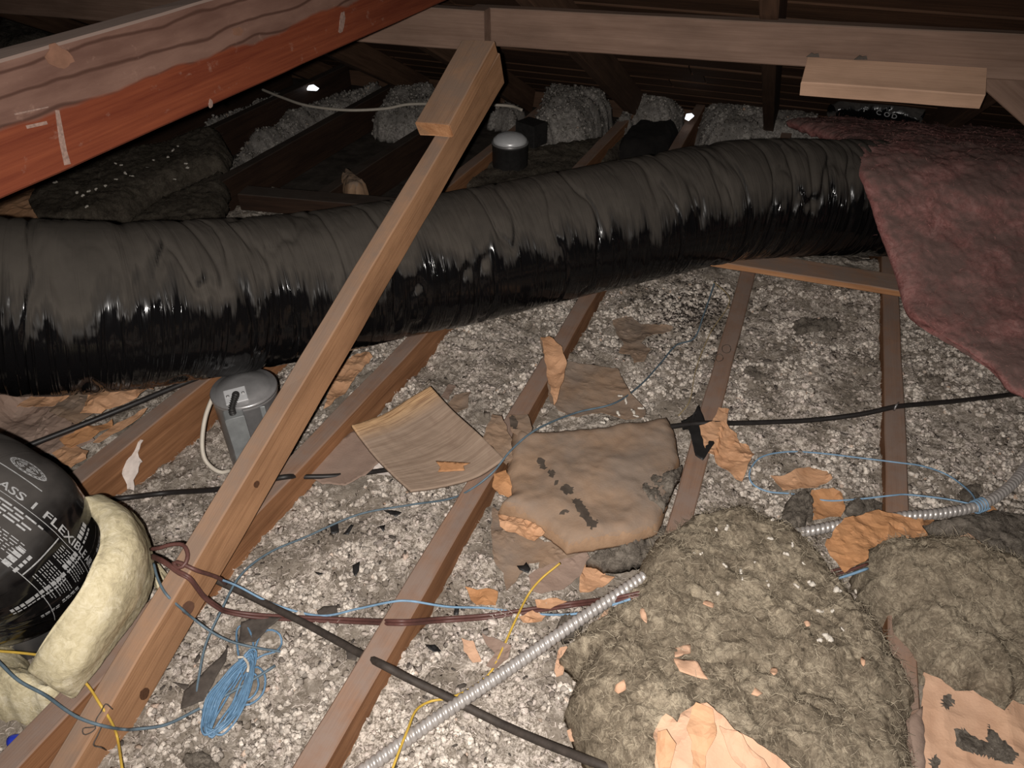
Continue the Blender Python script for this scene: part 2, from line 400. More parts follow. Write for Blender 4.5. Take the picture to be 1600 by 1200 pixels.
def film_mat(name, dustc, lo_, hi_, wr=1.0):
    m, nt, b = M(name); uv = nd(nt, 'ShaderNodeUVMap').outputs[0]
    c = coords(nt, True)
    fold = noise(nt, mp(nt, uv, (85, 1.3, 1)), 1.0, 3, .6, .4)
    fold2 = noise(nt, mp(nt, uv, (170, 4, 1)), 1.0, 2, .5)
    strk = noise(nt, mp(nt, uv, (17, 2.0, 1)), 1.0, 5, .68, .4)
    sep = nd(nt, 'ShaderNodeSeparateXYZ', Vector=nd(nt, 'ShaderNodeNewGeometry').outputs['Normal']).outputs[2]
    k = math_(nt, 'ADD', sep, math_(nt, 'MULTIPLY', math_(nt, 'SUBTRACT', strk, .5), 1.7))
    d = ramp(nt, k, [(.5+lo_/2-.0, 0), (.5+hi_/2, 1)])
    k2 = math_(nt, 'ADD', math_(nt, 'MULTIPLY', k, .5), .5); nt.links.new(k2, d.node.inputs[0])
    blot = ramp(nt, noise(nt, c, 11, 5, .6), [(.3, .72), (.62, 1)])
    d = math_(nt, 'MULTIPLY', d, blot)
    nt.links.new(mix(nt, d, (.0045, .0042, .0045), dustc), b.inputs['Base Color'])
    nt.links.new(ramp(nt, d, [(0, .13), (.5, .8)]), b.inputs['Roughness'])
    b.inputs['Specular IOR Level'].default_value = .5
    nt.links.new(ramp(nt, d, [(0, .34), (.7, .06)]), b.inputs['Specular IOR Level'])
    strokes = noise(nt, mp(nt, uv, (42, 1.5, 1), (3, 7, 0)), 1.0, 3, .55, .5)
    rid = ramp(nt, strokes, [(.455, 0), (.50, 1), (.53, .15), (.56, 0)], 'EASE')
    h = math_(nt, 'ADD', math_(nt, 'MULTIPLY', fold, .35), math_(nt, 'ADD', math_(nt, 'MULTIPLY', fold2, .05), math_(nt, 'MULTIPLY', rid, .55)))
    bn = nd(nt, 'ShaderNodeBump', Distance=.0055, Height=h); nt.links.new(ramp(nt, d, [(0, .75*wr), (.6, .22*wr)]), bn.inputs['Strength'])
    nt.links.new(bn.outputs[0], b.inputs['Normal'])
    return m
FILM = film_mat('dusty_black_duct_film', (.062, .054, .046), .28, .64)
FILM2 = film_mat('printed_black_duct_film', (.070, .063, .058), .18, .72, .7)

# ------------------------------------------------------------------ the floor: joists and loose fill
JO = [  # left-edge x at y0, left-edge x at y1, width   (run along Y)
    (-4.05, -4.02), (-3.65, -3.62), (-3.24, -3.21), (-2.84, -2.81), (-2.44, -2.42), (-2.04, -2.00), (-1.67, -1.55), (-1.285, -1.175),
    (-.897, -.775), (-.481, -.478), (-.069, -.066), (.331, .331), (.737, .737), (1.143, 1.143), (1.55, 1.55)]
JW = .044; JY0, JY1 = -.35, 3.65
def jx(i, y):
    a, b = JO[i]; return a+(b-a)*np.clip((y-.2)/2.8, -.3, 1.3)
def onjoist(x, y, pad=0.0):
    r = np.zeros(np.shape(x), bool)
    for i in range(len(JO)):
        a = jx(i, y); r |= (x > a-pad) & (x < a+JW+pad)
    return r
def bayz(x, y):
    """mean level of the loose fill in each bay"""
    x = np.asarray(x, float); y = np.asarray(y, float)
    z = np.full(np.shape(x), -.075)
    z = np.where(x > jx(9, y)+.02, -.062, z); z = np.where(x > jx(10, y)+.02, -.030, z); z = np.where(x > jx(11, y)+.02, -.030, z)
    z = np.where(x < jx(8, y)+.02, -.070-.055*np.clip((y-.45)/.5, 0, 1), z)
    z = np.where(x < jx(7, y)+.02, -.085, z)
    return z
def gz(x, y):
    p = xyz(x, y, 0)
    z = bayz(x, y)+.020*fbm(p, 7, 3)+.012*fbm(p+5, 38, 3)+.006*fbm(p+9, 110, 2)
    fall = np.clip((np.asarray(y)-2.25-.1*np.sin(np.asarray(x)*5))/.25, 0, 1)
    return z-.11*fall*fall*(3-2*fall)
def surf(x, y):
    return np.where(onjoist(x, y), 0.0, gz(x, y))
def S(px, py, off=0.0, sm=False):
    z = -.04
    for _ in range(7):
        p = P(px, py, z); z = .5*z+.5*(float(surf(p[0], p[1]))+off)
    return P(px, py, z)

fl = mesh('floor', [(-7, -1, -.150), (3, -1, -.150), (3, 4.2, -.150), (-7, 4.2, -.150), (-7, -1, -.17), (3, -1, -.17), (3, 4.2, -.17), (-7, 4.2, -.17)],
          np.array([(0, 1, 2, 3), (7, 6, 5, 4), (0, 4, 5, 1), (1, 5, 6, 2), (2, 6, 7, 3), (3, 7, 4, 0)]), GYP, smooth=False)
tag(fl, kind='structure')
JL = {5: 'dusty joist between the two dark batts behind the black duct', 4: 'dusty joist along the far edge of the crumb-strewn dark batt',
      6: 'dark joist beside the strip of grey loose fill behind the duct', 7: 'joist with bare orange side left of the recessed can light',
      8: 'brown joist the long diagonal brace stands against', 9: 'joist passing under the corner of the curved wood shake',
      10: 'joist with two dark ring stains on its dusty top', 11: 'joist below the pink batt, crossed by the black cable',
      12: 'joist hidden mostly under the pink batt and right olive batt'}
for i in range(len(JO)):
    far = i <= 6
    if i > 12: continue
    a0, a1 = jx(i, JY0), jx(i, JY1)
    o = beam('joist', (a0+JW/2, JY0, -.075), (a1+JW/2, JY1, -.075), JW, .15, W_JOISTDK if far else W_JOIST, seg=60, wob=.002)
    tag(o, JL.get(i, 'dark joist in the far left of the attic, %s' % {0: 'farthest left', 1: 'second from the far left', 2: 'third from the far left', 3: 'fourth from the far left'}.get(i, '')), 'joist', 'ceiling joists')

def field(name, x0, x1, y0, y1, st, m):
    xs = np.arange(x0, x1+st/2, st); ys = np.arange(y0, y1+st/2, st); X, Y = np.meshgrid(xs, ys)
    Z = gz(X, Y); I = np.arange(X.size).reshape(X.shape)
    q = np.stack([I[:-1, :-1], I[:-1, 1:], I[1:, 1:], I[1:, :-1]], -1).reshape(-1, 4)
    return mesh(name, np.stack([X, Y, Z], -1).reshape(-1, 3), q, m)
tag(field('loose_fill_insulation', -1.9, 1.9, -.2, 2.6, .0085, FILL), 'dirty cream loose-fill insulation filling the bays between the joists', 'insulation', kind='stuff')

# ------------------------------------------------------------------ roof
def roofz(y): return .735-.5*(y-1.93)          # underside of rafters
ceil = mesh('ceiling', [(-7, -1, roofz(-1)+.150), (3, -1, roofz(-1)+.150), (3, 4.0, roofz(4.0)+.150), (-7, 4.0, roofz(4.0)+.150),
                        (-7, -1, roofz(-1)+.165), (3, -1, roofz(-1)+.165), (3, 4.0, roofz(4.0)+.165), (-7, 4.0, roofz(4.0)+.165)],
            np.array([(3, 2, 1, 0), (4, 5, 6, 7), (0, 1, 5, 4), (1, 2, 6, 5), (2, 3, 7, 6), (3, 0, 4, 7)]), FELTUP, smooth=False)
tag(ceil, kind='structure')
y = -.6
while y < 3.9:
    wd = .118+.014*RNG.random(); yc = y+wd*.447
    sp = -2.6+RNG.random()*2.4
    for xa, xb in ((-6.9, sp-.003), (sp+.003, 2.9)):
        o = beam('roof_board', (xa, yc, roofz(yc)+.130+RNG.normal(0, .0015)), (xb, yc, roofz(yc)+.130+RNG.normal(0, .0015)), wd, .019, W_ROOF, roll=math.atan(.5)*1, parent=ceil, seg=8, bev=.003)
    y += (wd+.012)*.894
RL = {-.12: 'dark rafter dropping to the eave right of the daylight spot', -.73: 'dark rafter with a dusty edge, left of the two fill heaps', .49: 'dark rafter above the pink batt', 1.1: 'dark rafter at the far right above the short brace',
      -1.34: 'dark rafter hidden behind the short block on the brace', -1.95: 'dark rafter beside the white cable at the eave', -2.56: 'dark rafter behind the red beam', -3.17: 'dark rafter at the far left behind the red beam', -3.78: 'dark rafter at the far left, outermost'}
for x, l in RL.items():
    o = beam('rafter', (x, -.6, roofz(-.6)+.058), (x, 3.72, roofz(3.72)+.058), .042, .115, W_RAFT, seg=40)
    tag(o, l, 'rafter', 'roof rafters')
wb = box('wall_back', (-2, 3.80, -.08), 10, .04, .22, W_RAFT); tag(wb, kind='structure')

# purlins
def pz(x): return .649+.0282*(x+.84)
o = beam('purlin', (-.86, 1.955, pz(-.86)), (2.6, 1.955, pz(2.6)), .042, .092, W_PURLIN, seg=50)
tag(o, 'long dusty brown purlin running to the right above the black duct', 'beam')
o = beam('purlin', (-6, 1.905, pz(-6)+.05), (-.805, 1.905, pz(-.805)), .042, .098, W_PURLIN, seg=60)
tag(o, 'purlin butt-ended at the top of the brace, running left behind the red beam', 'beam')

# big red beam
bx = -.854; bt, bb = .878, .738
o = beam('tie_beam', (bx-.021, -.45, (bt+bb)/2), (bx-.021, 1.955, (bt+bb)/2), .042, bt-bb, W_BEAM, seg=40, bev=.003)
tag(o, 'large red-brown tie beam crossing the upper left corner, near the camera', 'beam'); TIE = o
def onbeam(px, py):
    d = ray(px, py); t = bx/d[0]; return CAM+d*t
def decal(name, pts, m, parent, off=(.0008, 0, 0)):
    """thin irregular patch on the right face of the tie beam"""
    c = np.array([onbeam(*p) for p in pts]); off = np.array(off)
    n = len(c); V = np.vstack([c+off, c-off]); q = [np.array([list(range(n))]), np.array([list(range(2*n-1, n-1, -1))]), np.array([(i, i+n, (i+1) % n+n, (i+1) % n) for i in range(n)])]
    o = mesh(name, V, q, m, smooth=False); setparent(o, parent); return o
KNOT = plain('pale_knot', (.155, .078, .050), .7, .2, 60); SCUFF = plain('pale_scuff', (.20, .13, .105), .9, .4, 200)
def blob(cx, cy, rx, ry, rot=0, n=14, j=.12):
    out = []
    for k in range(n):
        a = 2*math.pi*k/n; r = 1+RNG.normal(0, j); x, y = rx*r*math.cos(a), ry*r*math.sin(a)
        out.append((cx+x*math.cos(rot)-y*math.sin(rot), cy+x*math.sin(rot)+y*math.cos(rot)))
    return out
for nm, m_, pts in (('knot', KNOT, blob(93, 88, 26, 15, .6)), ('scuff', SCUFF, [(40, 196), (72, 189), (74, 194), (42, 201)]),
                    ('scuff', SCUFF, [(86, 172), (92, 172), (104, 236), (110, 256), (100, 258), (92, 220)]), ('scuff', SCUFF, blob(534, 35, 4, 16, .15)),
                    ('scuff', SCUFF, blob(329, 162, 3, 6)), ('knot', KNOT, blob(371, 49, 8, 7)), ('scuff', SCUFF, [(22, 177), (75, 166), (75, 168), (23, 180)])):
    decal(nm, pts, m_, TIE)

# main brace and its block
BA = np.array((-.761, 1.922, .603)); BB = np.array((-.810, .265, -.057)); d = (BB-BA)
o = beam('brace', BA+d*.042, BB+d*.06, .038, .089, W_BRACE, roll=.032, seg=40, wob=.0015); BRACE = o
tag(o, 'long light-brown diagonal brace running from the purlin to the lower left', 'brace')
_, _, ax, bu, bv = frame(BA, BB, .032)
def onbrace(px, py, face):
    n = bu if face == 'side' else bv; h = .019 if face == 'side' else .0445
    if np.dot(n, CAM-BA) < 0: n = -n
    q = BA+n*(h+.0006); d_ = ray(px, py); return CAM+d_*(np.dot(q-CAM, n)/np.dot(d_, n)), n
KNOTD = plain('dark_knot', (.10, .045, .022), .8, .4, 200)
for nm, (cx, cy), rx, ry in (('knot', (226, 1084), 7, 10), ('knot', (401, 757), 4, 6), ('knot', (294, 950), 9, 12)):
    c = []
    for p in blob(cx, cy, rx, ry, .5, 12, .06):
        q, n = onbrace(*p, 'side'); c.append(q)
    c = np.array(c); k = len(c); V = np.vstack([c, c-n*.001])
    setparent(mesh(nm, V, [np.array([range(k)]), np.array([(i, i+k, (i+1) % k+k, (i+1) % k) for i in range(k)])], KNOTD if cy != 950 else KNOT, smooth=False), BRACE)
def proj(p):
    v = np.asarray(p)-CAM; z = v@FW; return np.array((800+F*(v@RT)/z, 600-F*(v@UP)/z, z))
upn = bv if bv[2] > 0 else -bv
lf = bu if bu[0] < 0 else -bu
def blk(t): return BA+(BB-BA)*t+upn*(.0445+.021)+lf*.012
ts = np.linspace(0, .6, 200); tl = ts[np.argmin([abs(proj(blk(t)-upn*.019)[1]-212) for t in ts])]
o = beam('wood_block', blk(tl), blk(.055)+lf*.010+upn*.004, .089, .038, W_BRACE, roll=.06, seg=6)
tag(o, 'short block nailed on top of the long diagonal brace below the purlin', 'wood block')
setparent(beam('end_grain', blk(tl)+(BB-BA)/np.linalg.norm(BB-BA)*.0012, blk(tl)-(BB-BA)*.001, .086, .035, W_BOARD, roll=.06, seg=1), o)
# scab on the right purlin and the short brace beside it
A = PY(1255, 119, 1.90); B = PY(1536, 138, 1.90)
o = beam('wood_scab', A, B, .089, .038, W_FRESH, roll=-.42, seg=8)
tag(o, 'pale fresh-sawn scab board fixed along the lower edge of the right purlin', 'wood block')
o = beam('brace', PY(1552, 98, 2.02), PY(1552, 98, 2.02)+(PY(1790, 312, 2.0)-PY(1552, 98, 2.02))*(.66/(PY(1552, 98, 2.02)[2]-PY(1790, 312, 2.0)[2])), .040, .092, W_PURLIN, roll=.0, seg=16)
tag(o, 'short brown brace at the upper right corner, right of the pale scab', 'brace')
for q in ((1270, 86, 'bent_nail_shim'), (1345, 90, 'bent_nail_shim')):
    a = PY(q[0], q[1], 1.93)
    tag(mesh('splinter', np.array([a+RT*x*.001+np.array((0, -.002, z*.001)) for x, z in ((-14, -4), (-4, 5), (3, 2), (12, 4), (16, -4))]+[a+RT*x*.001+np.array((0, .002, z*.001)) for x, z in ((-14, -4), (-4, 5), (3, 2), (12, 4), (16, -4))]),
             [np.array([range(5)]), np.array([range(9, 4, -1)]), np.array([(i, i+5, (i+1) % 5+5, (i+1) % 5) for i in range(5)])], FELT, smooth=False),
        'dark torn splinter above the %s end of the pale scab' % ('left' if q[0] < 1300 else 'middle'), 'splinter')

# loose boards
o = beam('board', (-.30, 2.125, .011), (.62, 2.150, .011), .098, .020, W_BOARD, seg=14); tag(o, 'flat board laid across the joists between black duct and pink batt', 'board')
A = P(382, 309, .03); B = P(690, 335, .03); o = beam('board', A, B, .075, .06, W_JOISTDK, seg=10); tag(o, 'dark board lying across the joists behind the left half of the duct', 'board')
o = tube('ring_stain', [P(*p, .0006) for p in blob(1135, 545, 7, 7, 0, 10, .05)]+[P(1142, 545, .0006)], .0009, STAIN)
J2 = [x for x in bpy.data.objects if x.get('label', '').startswith('joist with two dark')][0]
setparent(o, J2); setparent(tube('ring_stain', [P(*p, .0006) for p in blob(1124, 559, 6, 6, 0, 10, .05)]+[P(1130, 559, .0006)], .0009, STAIN), J2)

# ------------------------------------------------------------------ the big black flexible duct
def duct_sweep(pts, Rf, n, k, crease, amp, seed):
    C, L = cr(pts, n); T, N, B = rings(C); th = np.linspace(0, 2*math.pi, k+1)
    s = np.linspace(0, L, n); Sg, Tg = np.meshgrid(s, th, indexing='ij')
    p = xyz(np.cos(Tg)*.9, np.sin(Tg)*.9, seed)
    def rn(fs, ft, sd):
        r = 0; t = 0; a = 1
        for o_ in range(3):
            g = ft*(1+.25*o_); r = r+a*vn(np.stack([Sg*fs*2**o_+sd+7*o_, np.cos(Tg)*g+3*o_, np.sin(Tg)*g], -1)); t += a; a *= .5
        return r/t
    warp_ = .02*fbm(np.stack([Sg*4, np.cos(Tg)*1.2+seed, np.sin(Tg)*1.2], -1), 1, 2)
    n1 = rn(11, .75, seed); n2 = rn(30, 1.5, seed+9); n3 = rn(60, 2.2, seed+19)
    dr = amp*(1.0*rn(5, .7, seed+3)-1.1*np.exp(-(n1/.055)**2)+.22*n2-.25*np.exp(-(n2/.05)**2)+.10*n3)
    dr += crease(Sg, Tg, warp_)
    R = Rf(s)[:, None]+dr
    V = C[:, None]+R[..., None]*(np.cos(Tg)[..., None]*N[:, None]+np.sin(Tg)[..., None]*B[:, None])
    I = np.arange(n*(k+1)).reshape(n, k+1)
    q = np.stack([I[:-1, :-1], I[:-1, 1:], I[1:, 1:], I[1:, :-1]], -1).reshape(-1, 4)
    uv = np.stack([Sg, Tg/(2*math.pi)], -1).reshape(-1, 2)
    return V, q, uv, C, N, B, s
DP = [PD(*p) for p in ((-420, 440, 1.22), (-200, 470, 1.31), (0, 481, 1.41), (200, 479, 1.52), (400, 459, 1.70), (560, 433, 1.82), (700, 408, 1.92), (850, 376, 2.0), (1000, 344, 2.07), (1150, 315, 2.15), (1300, 311, 2.22), (1420, 314, 2.26), (1480, 317, 2.28))]
Cm, Lm = cr(DP, 400); s1150 = Lm*np.argmin([abs(proj(c)[0]-1160) for c in Cm])/399
def creaseA(Sg, Tg, wp):
    x = (Sg-s1150+wp)/.062; ph = x-np.round(x); on = np.clip((Sg-s1150+.04)/.05, 0, 1)
    return -.010*np.exp(-(ph/.10)**2)*on*(.6+.4*np.cos(Tg))
V, q, uv, *_ = duct_sweep(DP, lambda s: .172+0*s, 820, 132, creaseA, .0062, 3.0)
DUCT = mesh('flexible_duct', V.reshape(-1, 3), q, FILM, uv=uv)
tag(DUCT, 'large dusty black flexible air duct crossing the whole attic', 'duct')
# a grey pinched tail of film under the duct and a leaf on it
# ------------------------------------------------------------------ printed duct elbow at the lower left
EP = [PD(*p) for p in ((-520, 665, 1.26), (-310, 718, 1.21), (-130, 778, 1.165), (-30, 826, 1.15), (8, 866, 1.195), (8, 915, 1.287))]
def Rel(s): L = s[-1]; t = np.clip((s-(L-.15))/.15, 0, 1); return .138-.036*t*t
V, q, uv, EC, EN, EB, Es = duct_sweep(EP, Rel, 330, 130, lambda a, b, c: 0, .0030, 8.0)
ELB = mesh('printed_flexible_duct', V.reshape(-1, 3), q, FILM2, uv=uv)
tag(ELB, 'black flexible duct elbow with white printing at the lower left edge', 'duct')
Vg = V; nS, nT = V.shape[:2]
PR = np.array([[proj(v) for v in row] for row in V[:, :-1]])
VN = np.zeros_like(V); ds = np.gradient(V, axis=0); dt = np.gradient(V, axis=1); VN = np.cross(ds, dt); VN /= np.linalg.norm(VN, axis=2)[..., None]+1e-9
outw = V-EC[:, None]; sg = np.sign((VN*outw).sum(2)); VN *= sg[..., None]
facing = ((CAM-V)*VN).sum(2) > 0
def anchor(px, py):
    e = np.hypot(PR[..., 0]-px, PR[..., 1]-py)+np.where(facing[:, :-1], 0, 1e4)
    i, j = np.unravel_index(np.argmin(e), e.shape); return Es[i], 2*math.pi*j/(nT-1)
def wrap(a, b, an, lift=.0012):
    """layout metres (a along the duct to the right, b up the page) -> point on the film"""
    s = an[0]+a*.56; th = an[1]+b*BS/.134
    i = np.clip(s/Es[-1]*(nS-1), 0, nS-1.001); j = (th/(2*math.pi)*(nT-1)) % (nT-1)
    i0 = i.astype(int); j0 = j.astype(int); fi = (i-i0)[:, None]; fj = (j-j0)[:, None]
    g = lambda A_: (A_[i0, j0]*(1-fi)*(1-fj)+A_[i0+1, j0]*fi*(1-fj)+A_[i0, j0+1]*(1-fi)*fj+A_[i0+1, j0+1]*fi*fj)
    return g(Vg)+g(VN)*lift
an0 = anchor(60, 790)
BS = 1
t1 = proj(wrap(np.array([0.]), np.array([.01]), an0)[0]); t0 = proj(wrap(np.array([0.]), np.array([0.]), an0)[0])
if t1[1] > t0[1]: BS = -1
def text2d(body, size):
    cu = bpy.data.curves.new('lettering', 'FONT'); cu.body = body; cu.size = size; cu.resolution_u = 3; cu.offset = size*.012
    to = bpy.data.objects.new('lettering', cu); COL.objects.link(to)
    dg = bpy.context.evaluated_depsgraph_get(); me = bpy.data.meshes.new_from_object(to.evaluated_get(dg))
    V2 = np.array([v.co[:] for v in me.vertices]); T2 = []
    me.calc_loop_triangles(); T2 = np.array([t.vertices[:] for t in me.loop_triangles])
    bpy.data.objects.remove(to); bpy.data.meshes.remove(me); return V2[:, :2], T2
def lettering(body, size, an, off=(0, 0), rot=0):
    V2, T2 = text2d(body, size); V2 = V2*np.array((.66, 1)); c, s = math.cos(rot), math.sin(rot)
    x = V2[:, 0]*c-V2[:, 1]*s+off[0]; y = V2[:, 0]*s+V2[:, 1]*c+off[1]
    o = mesh('lettering', wrap(x, y, an), T2, PRINT, smooth=False); setparent(o, ELB); return o
def strip(x0, x1, y0, y1, an, nm='printed_line'):
    n = max(2, int(abs(x1-x0)/.006)); m_ = max(2, int(abs(y1-y0)/.006))
    X, Y = np.meshgrid(np.linspace(x0, x1, n), np.linspace(y0, y1, m_)); I = np.arange(X.size).reshape(X.shape)
    q = np.stack([I[:-1, :-1], I[:-1, 1:], I[1:, 1:], I[1:, :-1]], -1).reshape(-1, 4)
    return wrap(X.ravel(), Y.ravel(), an), q
def strips(rects, an, nm):
    Vs, Qs, k = [], [], 0
    for r in rects:
        v, q = strip(*r, an); Vs.append(v); Qs.append(q+k); k += len(v)
    o = mesh(nm, np.vstack(Vs), np.vstack(Qs), PRINT, smooth=False); setparent(o, ELB); return o
anT = anchor(4, 762)
lettering('CLASS 1 FLEXIBLE AIR DUCT', .0165, anT, (-.016, -.001))
strips([(-.10, .16, -.0062, -.0053)], anT, 'printed_rule')
strips([(-.10, .15, -.0745, -.0736)], anT, 'printed_rule')
strips([(.040, .0408, -.073, -.008)], anT, 'printed_rule')
strips([(.010, .0109, -.073, -.045), ], anT, 'printed_rule')
def fine(x0, y0, rows, dy, h, nw, lo_, hi_):
    rr = []
    for k in range(rows):
        x = x0
        for j in range(nw):
            wj = RNG.uniform(lo_, hi_); rr.append((x, x+wj, y0-dy*k, y0-dy*k+h)); x += wj+.0012
    strips(rr, anT, 'fine_print')
fine(.045, -.0120, 6, .0036, .0011, 9, .0016, .005); fine(.045, -.0390, 6, .0036, .0011, 9, .0016, .005); fine(.045, -.0630, 2, .0036, .0011, 8, .0016, .005)
fine(-.026, -.0150, 4, .0052, .0024, 8, .003, .008); fine(-.026, -.0450, 6, .0038, .0011, 9, .0016, .005); fine(.014, -.0450, 6, .0038, .0011, 4, .0016, .005)
# round seal: two rings, a globe-like pattern and an underline
anS = anchor(42, 728)
def disc_pts(r0, r1, a0, a1, n=20):
    a = np.linspace(a0, a1, n); x = np.concatenate([r0*np.cos(a), r1*np.cos(a)]); y = np.concatenate([r0*np.sin(a), r1*np.sin(a)])*.8
    I = np.arange(n-1); return x, y, np.stack([I, I+1, I+1+n, I+n], 1)
Vs, Qs, k = [], [], 0
segs = [(.0145, .0158, 0, 2*math.pi), (.0118, .0126, 0, 2*math.pi)]+[(.0128, .0155, a, a+.16) for a in np.arange(0, 6.2, .3)]+[(.003+.0025*r, .0045+.0025*r, a, a+1.1) for r in range(3) for a in (0.2, 1.8, 3.3, 4.9)]
for s_ in segs:
    x, y, q = disc_pts(*s_); Vs.append(wrap(x, y, anS)); Qs.append(q+k); k += len(x)
v, q = strip(-.020, .018, -.0225, -.0208, anS); Vs.append(v); Qs.append(q+k)
setparent(mesh('printed_seal', np.vstack(Vs), np.vstack(Qs), PRINT, smooth=False), ELB)
# the repeated small sideways print further round the bend
for px, py in ((128, 828), (150, 850), (108, 875), (140, 905), (80, 905), (105, 930), (60, 925), (30, 945), (75, 955), (20, 870)):
    a = anchor(px, py); rr = []
    for k2 in range(2):
        y = -.012
        for j in range(4):
            hj = RNG.uniform(.004, .007); rr.append((.007*k2, .007*k2+(.0045 if k2 == 0 else .002), y, y+hj)); y += hj+.0018
    strips(rr, a, 'fine_print')
# steel collar under it
c = P(4, 922, .02); o = lathe('duct_collar', [(.098, -.12), (.098, .0), (.104, .004), (.104, .020), (.098, .024), (.090, .024), (.090, -.12)], (c[0], c[1], 0), STEEL, 40)
tag(o, 'galvanised steel collar below the printed duct elbow', 'collar')

# ------------------------------------------------------------------ control-grid surfaces (drapes)
def gridVF(ctrl, nu, nv, thick, amp, fs, seed, edge=0, toward=True):
    G = np.array(ctrl, float); r, c, _ = G.shape
    rows = np.array([cr(G[i], nv)[0] for i in range(r)])
    Sf = np.zeros((nu, nv, 3))
    for j in range(nv): Sf[:, j] = cr(rows[:, j], nu)[0]
    du = np.gradient(Sf, axis=0); dv = np.gradient(Sf, axis=1); N = np.cross(du, dv); N /= np.linalg.norm(N, axis=2)[..., None]+1e-9
    if ((CAM-Sf)*N).sum(2).mean() < 0: N = -N; flip = True
    else: flip = False
    nz = fbm(Sf+seed, fs, 4, .55)+.35*fbm(Sf+seed+7, fs*5, 3)
    top = Sf+N*(nz*amp)[..., None]
    u = np.linspace(0, 1, nu)[:, None]; v = np.linspace(0, 1, nv)[None]
    if edge:
        e = np.minimum(np.minimum(u, 1-u)*nu, np.minimum(v, 1-v)*nv)/edge; e = np.clip(e, 0, 1); prof = np.sqrt(np.clip(1-(1-e)**2, 0, 1))
        top = top-N*(thick*.5*(1-prof))[..., None]; bot = top-N*(thick*(.0+prof)+.0008)[..., None]
    else: bot = top-N*thick
    I = np.arange(nu*nv).reshape(nu, nv)
    q = np.stack([I[:-1, :-1], I[1:, :-1], I[1:, 1:], I[:-1, 1:]], -1).reshape(-1, 4)
    if flip: q = q[:, ::-1]
    be = np.concatenate([I[0, :], I[1:, -1], I[-1, -2::-1], I[-2:0:-1, 0]]); bn = np.roll(be, -1); n = nu*nv
    rim = np.stack([be, bn, bn+n, be+n], 1)
    uv = np.stack([u+0*v, v+0*u], -1).reshape(-1, 2)
    return np.vstack([top.reshape(-1, 3), bot.reshape(-1, 3)]), [q, q[:, ::-1]+n, rim], np.vstack([uv, uv])
def gridsurf(name, ctrl, nu, nv, thick, amp, fs, m, seed=0, edge=0):
    V, fs_, uv = gridVF(ctrl, nu, nv, thick, amp, fs, seed, edge); return mesh(name, V, fs_, m, uv=uv)
D = lambda L: [PD(*p) for p in L]
pk = [D(r) for r in (
    [(1230, 180, 2.62), (1330, 183, 2.68), (1440, 190, 2.70), (1620, 203, 2.6), (1850, 215, 2.5)],
    [(1300, 204, 2.36), (1390, 203, 2.32), (1480, 210, 2.28), (1640, 222, 2.2), (1850, 240, 2.1)],
    [(1326, 226, 2.14), (1405, 228, 2.11), (1490, 238, 2.07), (1650, 250, 2.0), (1860, 270, 1.95)],
    [(1346, 268, 2.03), (1420, 275, 2.00), (1500, 285, 1.97), (1660, 300, 1.92), (1870, 320, 1.87)],
    [(1374, 350, 1.99), (1450, 355, 1.96), (1530, 365, 1.93), (1690, 380, 1.87), (1900, 400, 1.8)],
    [(1400, 430, 1.96), (1480, 440, 1.90), (1560, 455, 1.85), (1720, 480, 1.78), (1930, 500, 1.7)],
    [(1428, 492, 1.88), (1500, 515, 1.82), (1590, 530, 1.76), (1750, 560, 1.68), (1960, 590, 1.6)],
    [(1490, 540, 1.82), (1540, 572, 1.75), (1592, 608, 1.68), (1720, 640, 1.6), (1950, 680, 1.5)])]
PB = o = gridsurf('pink_batt', pk, 210, 210, .045, .011, 15, PINK, 3.3, edge=9)
tag(o, 'pink fibreglass batt draped over the right end of the black duct', 'insulation batt')
ye = [[PD(*p) for p in r] for r in (
    [(128, 772, 1.235), (155, 805, 1.195), (163, 832, 1.165), (155, 872, 1.125), (130, 927, 1.095), (92, 976, 1.085), (58, 1015, 1.085), (34, 1052, 1.10)],
    [(150, 768, 1.285), (192, 792, 1.25), (214, 838, 1.205), (208, 888, 1.165), (186, 948, 1.135), (150, 1000, 1.115), (118, 1045, 1.10), (80, 1085, 1.105)],
    [(163, 775, 1.36), (214, 808, 1.38), (241, 863, 1.335), (246, 902, 1.31), (236, 938, 1.28), (208, 982, 1.24), (172, 1028, 1.19), (122, 1096, 1.145)])]
YW = o = gridsurf('insulation_wrap', ye, 60, 150, .028, .0045, 13, YELL, 1.1, edge=7)
tag(o, 'yellow fibreglass wrap flared around the printed duct elbow', 'insulation batt')

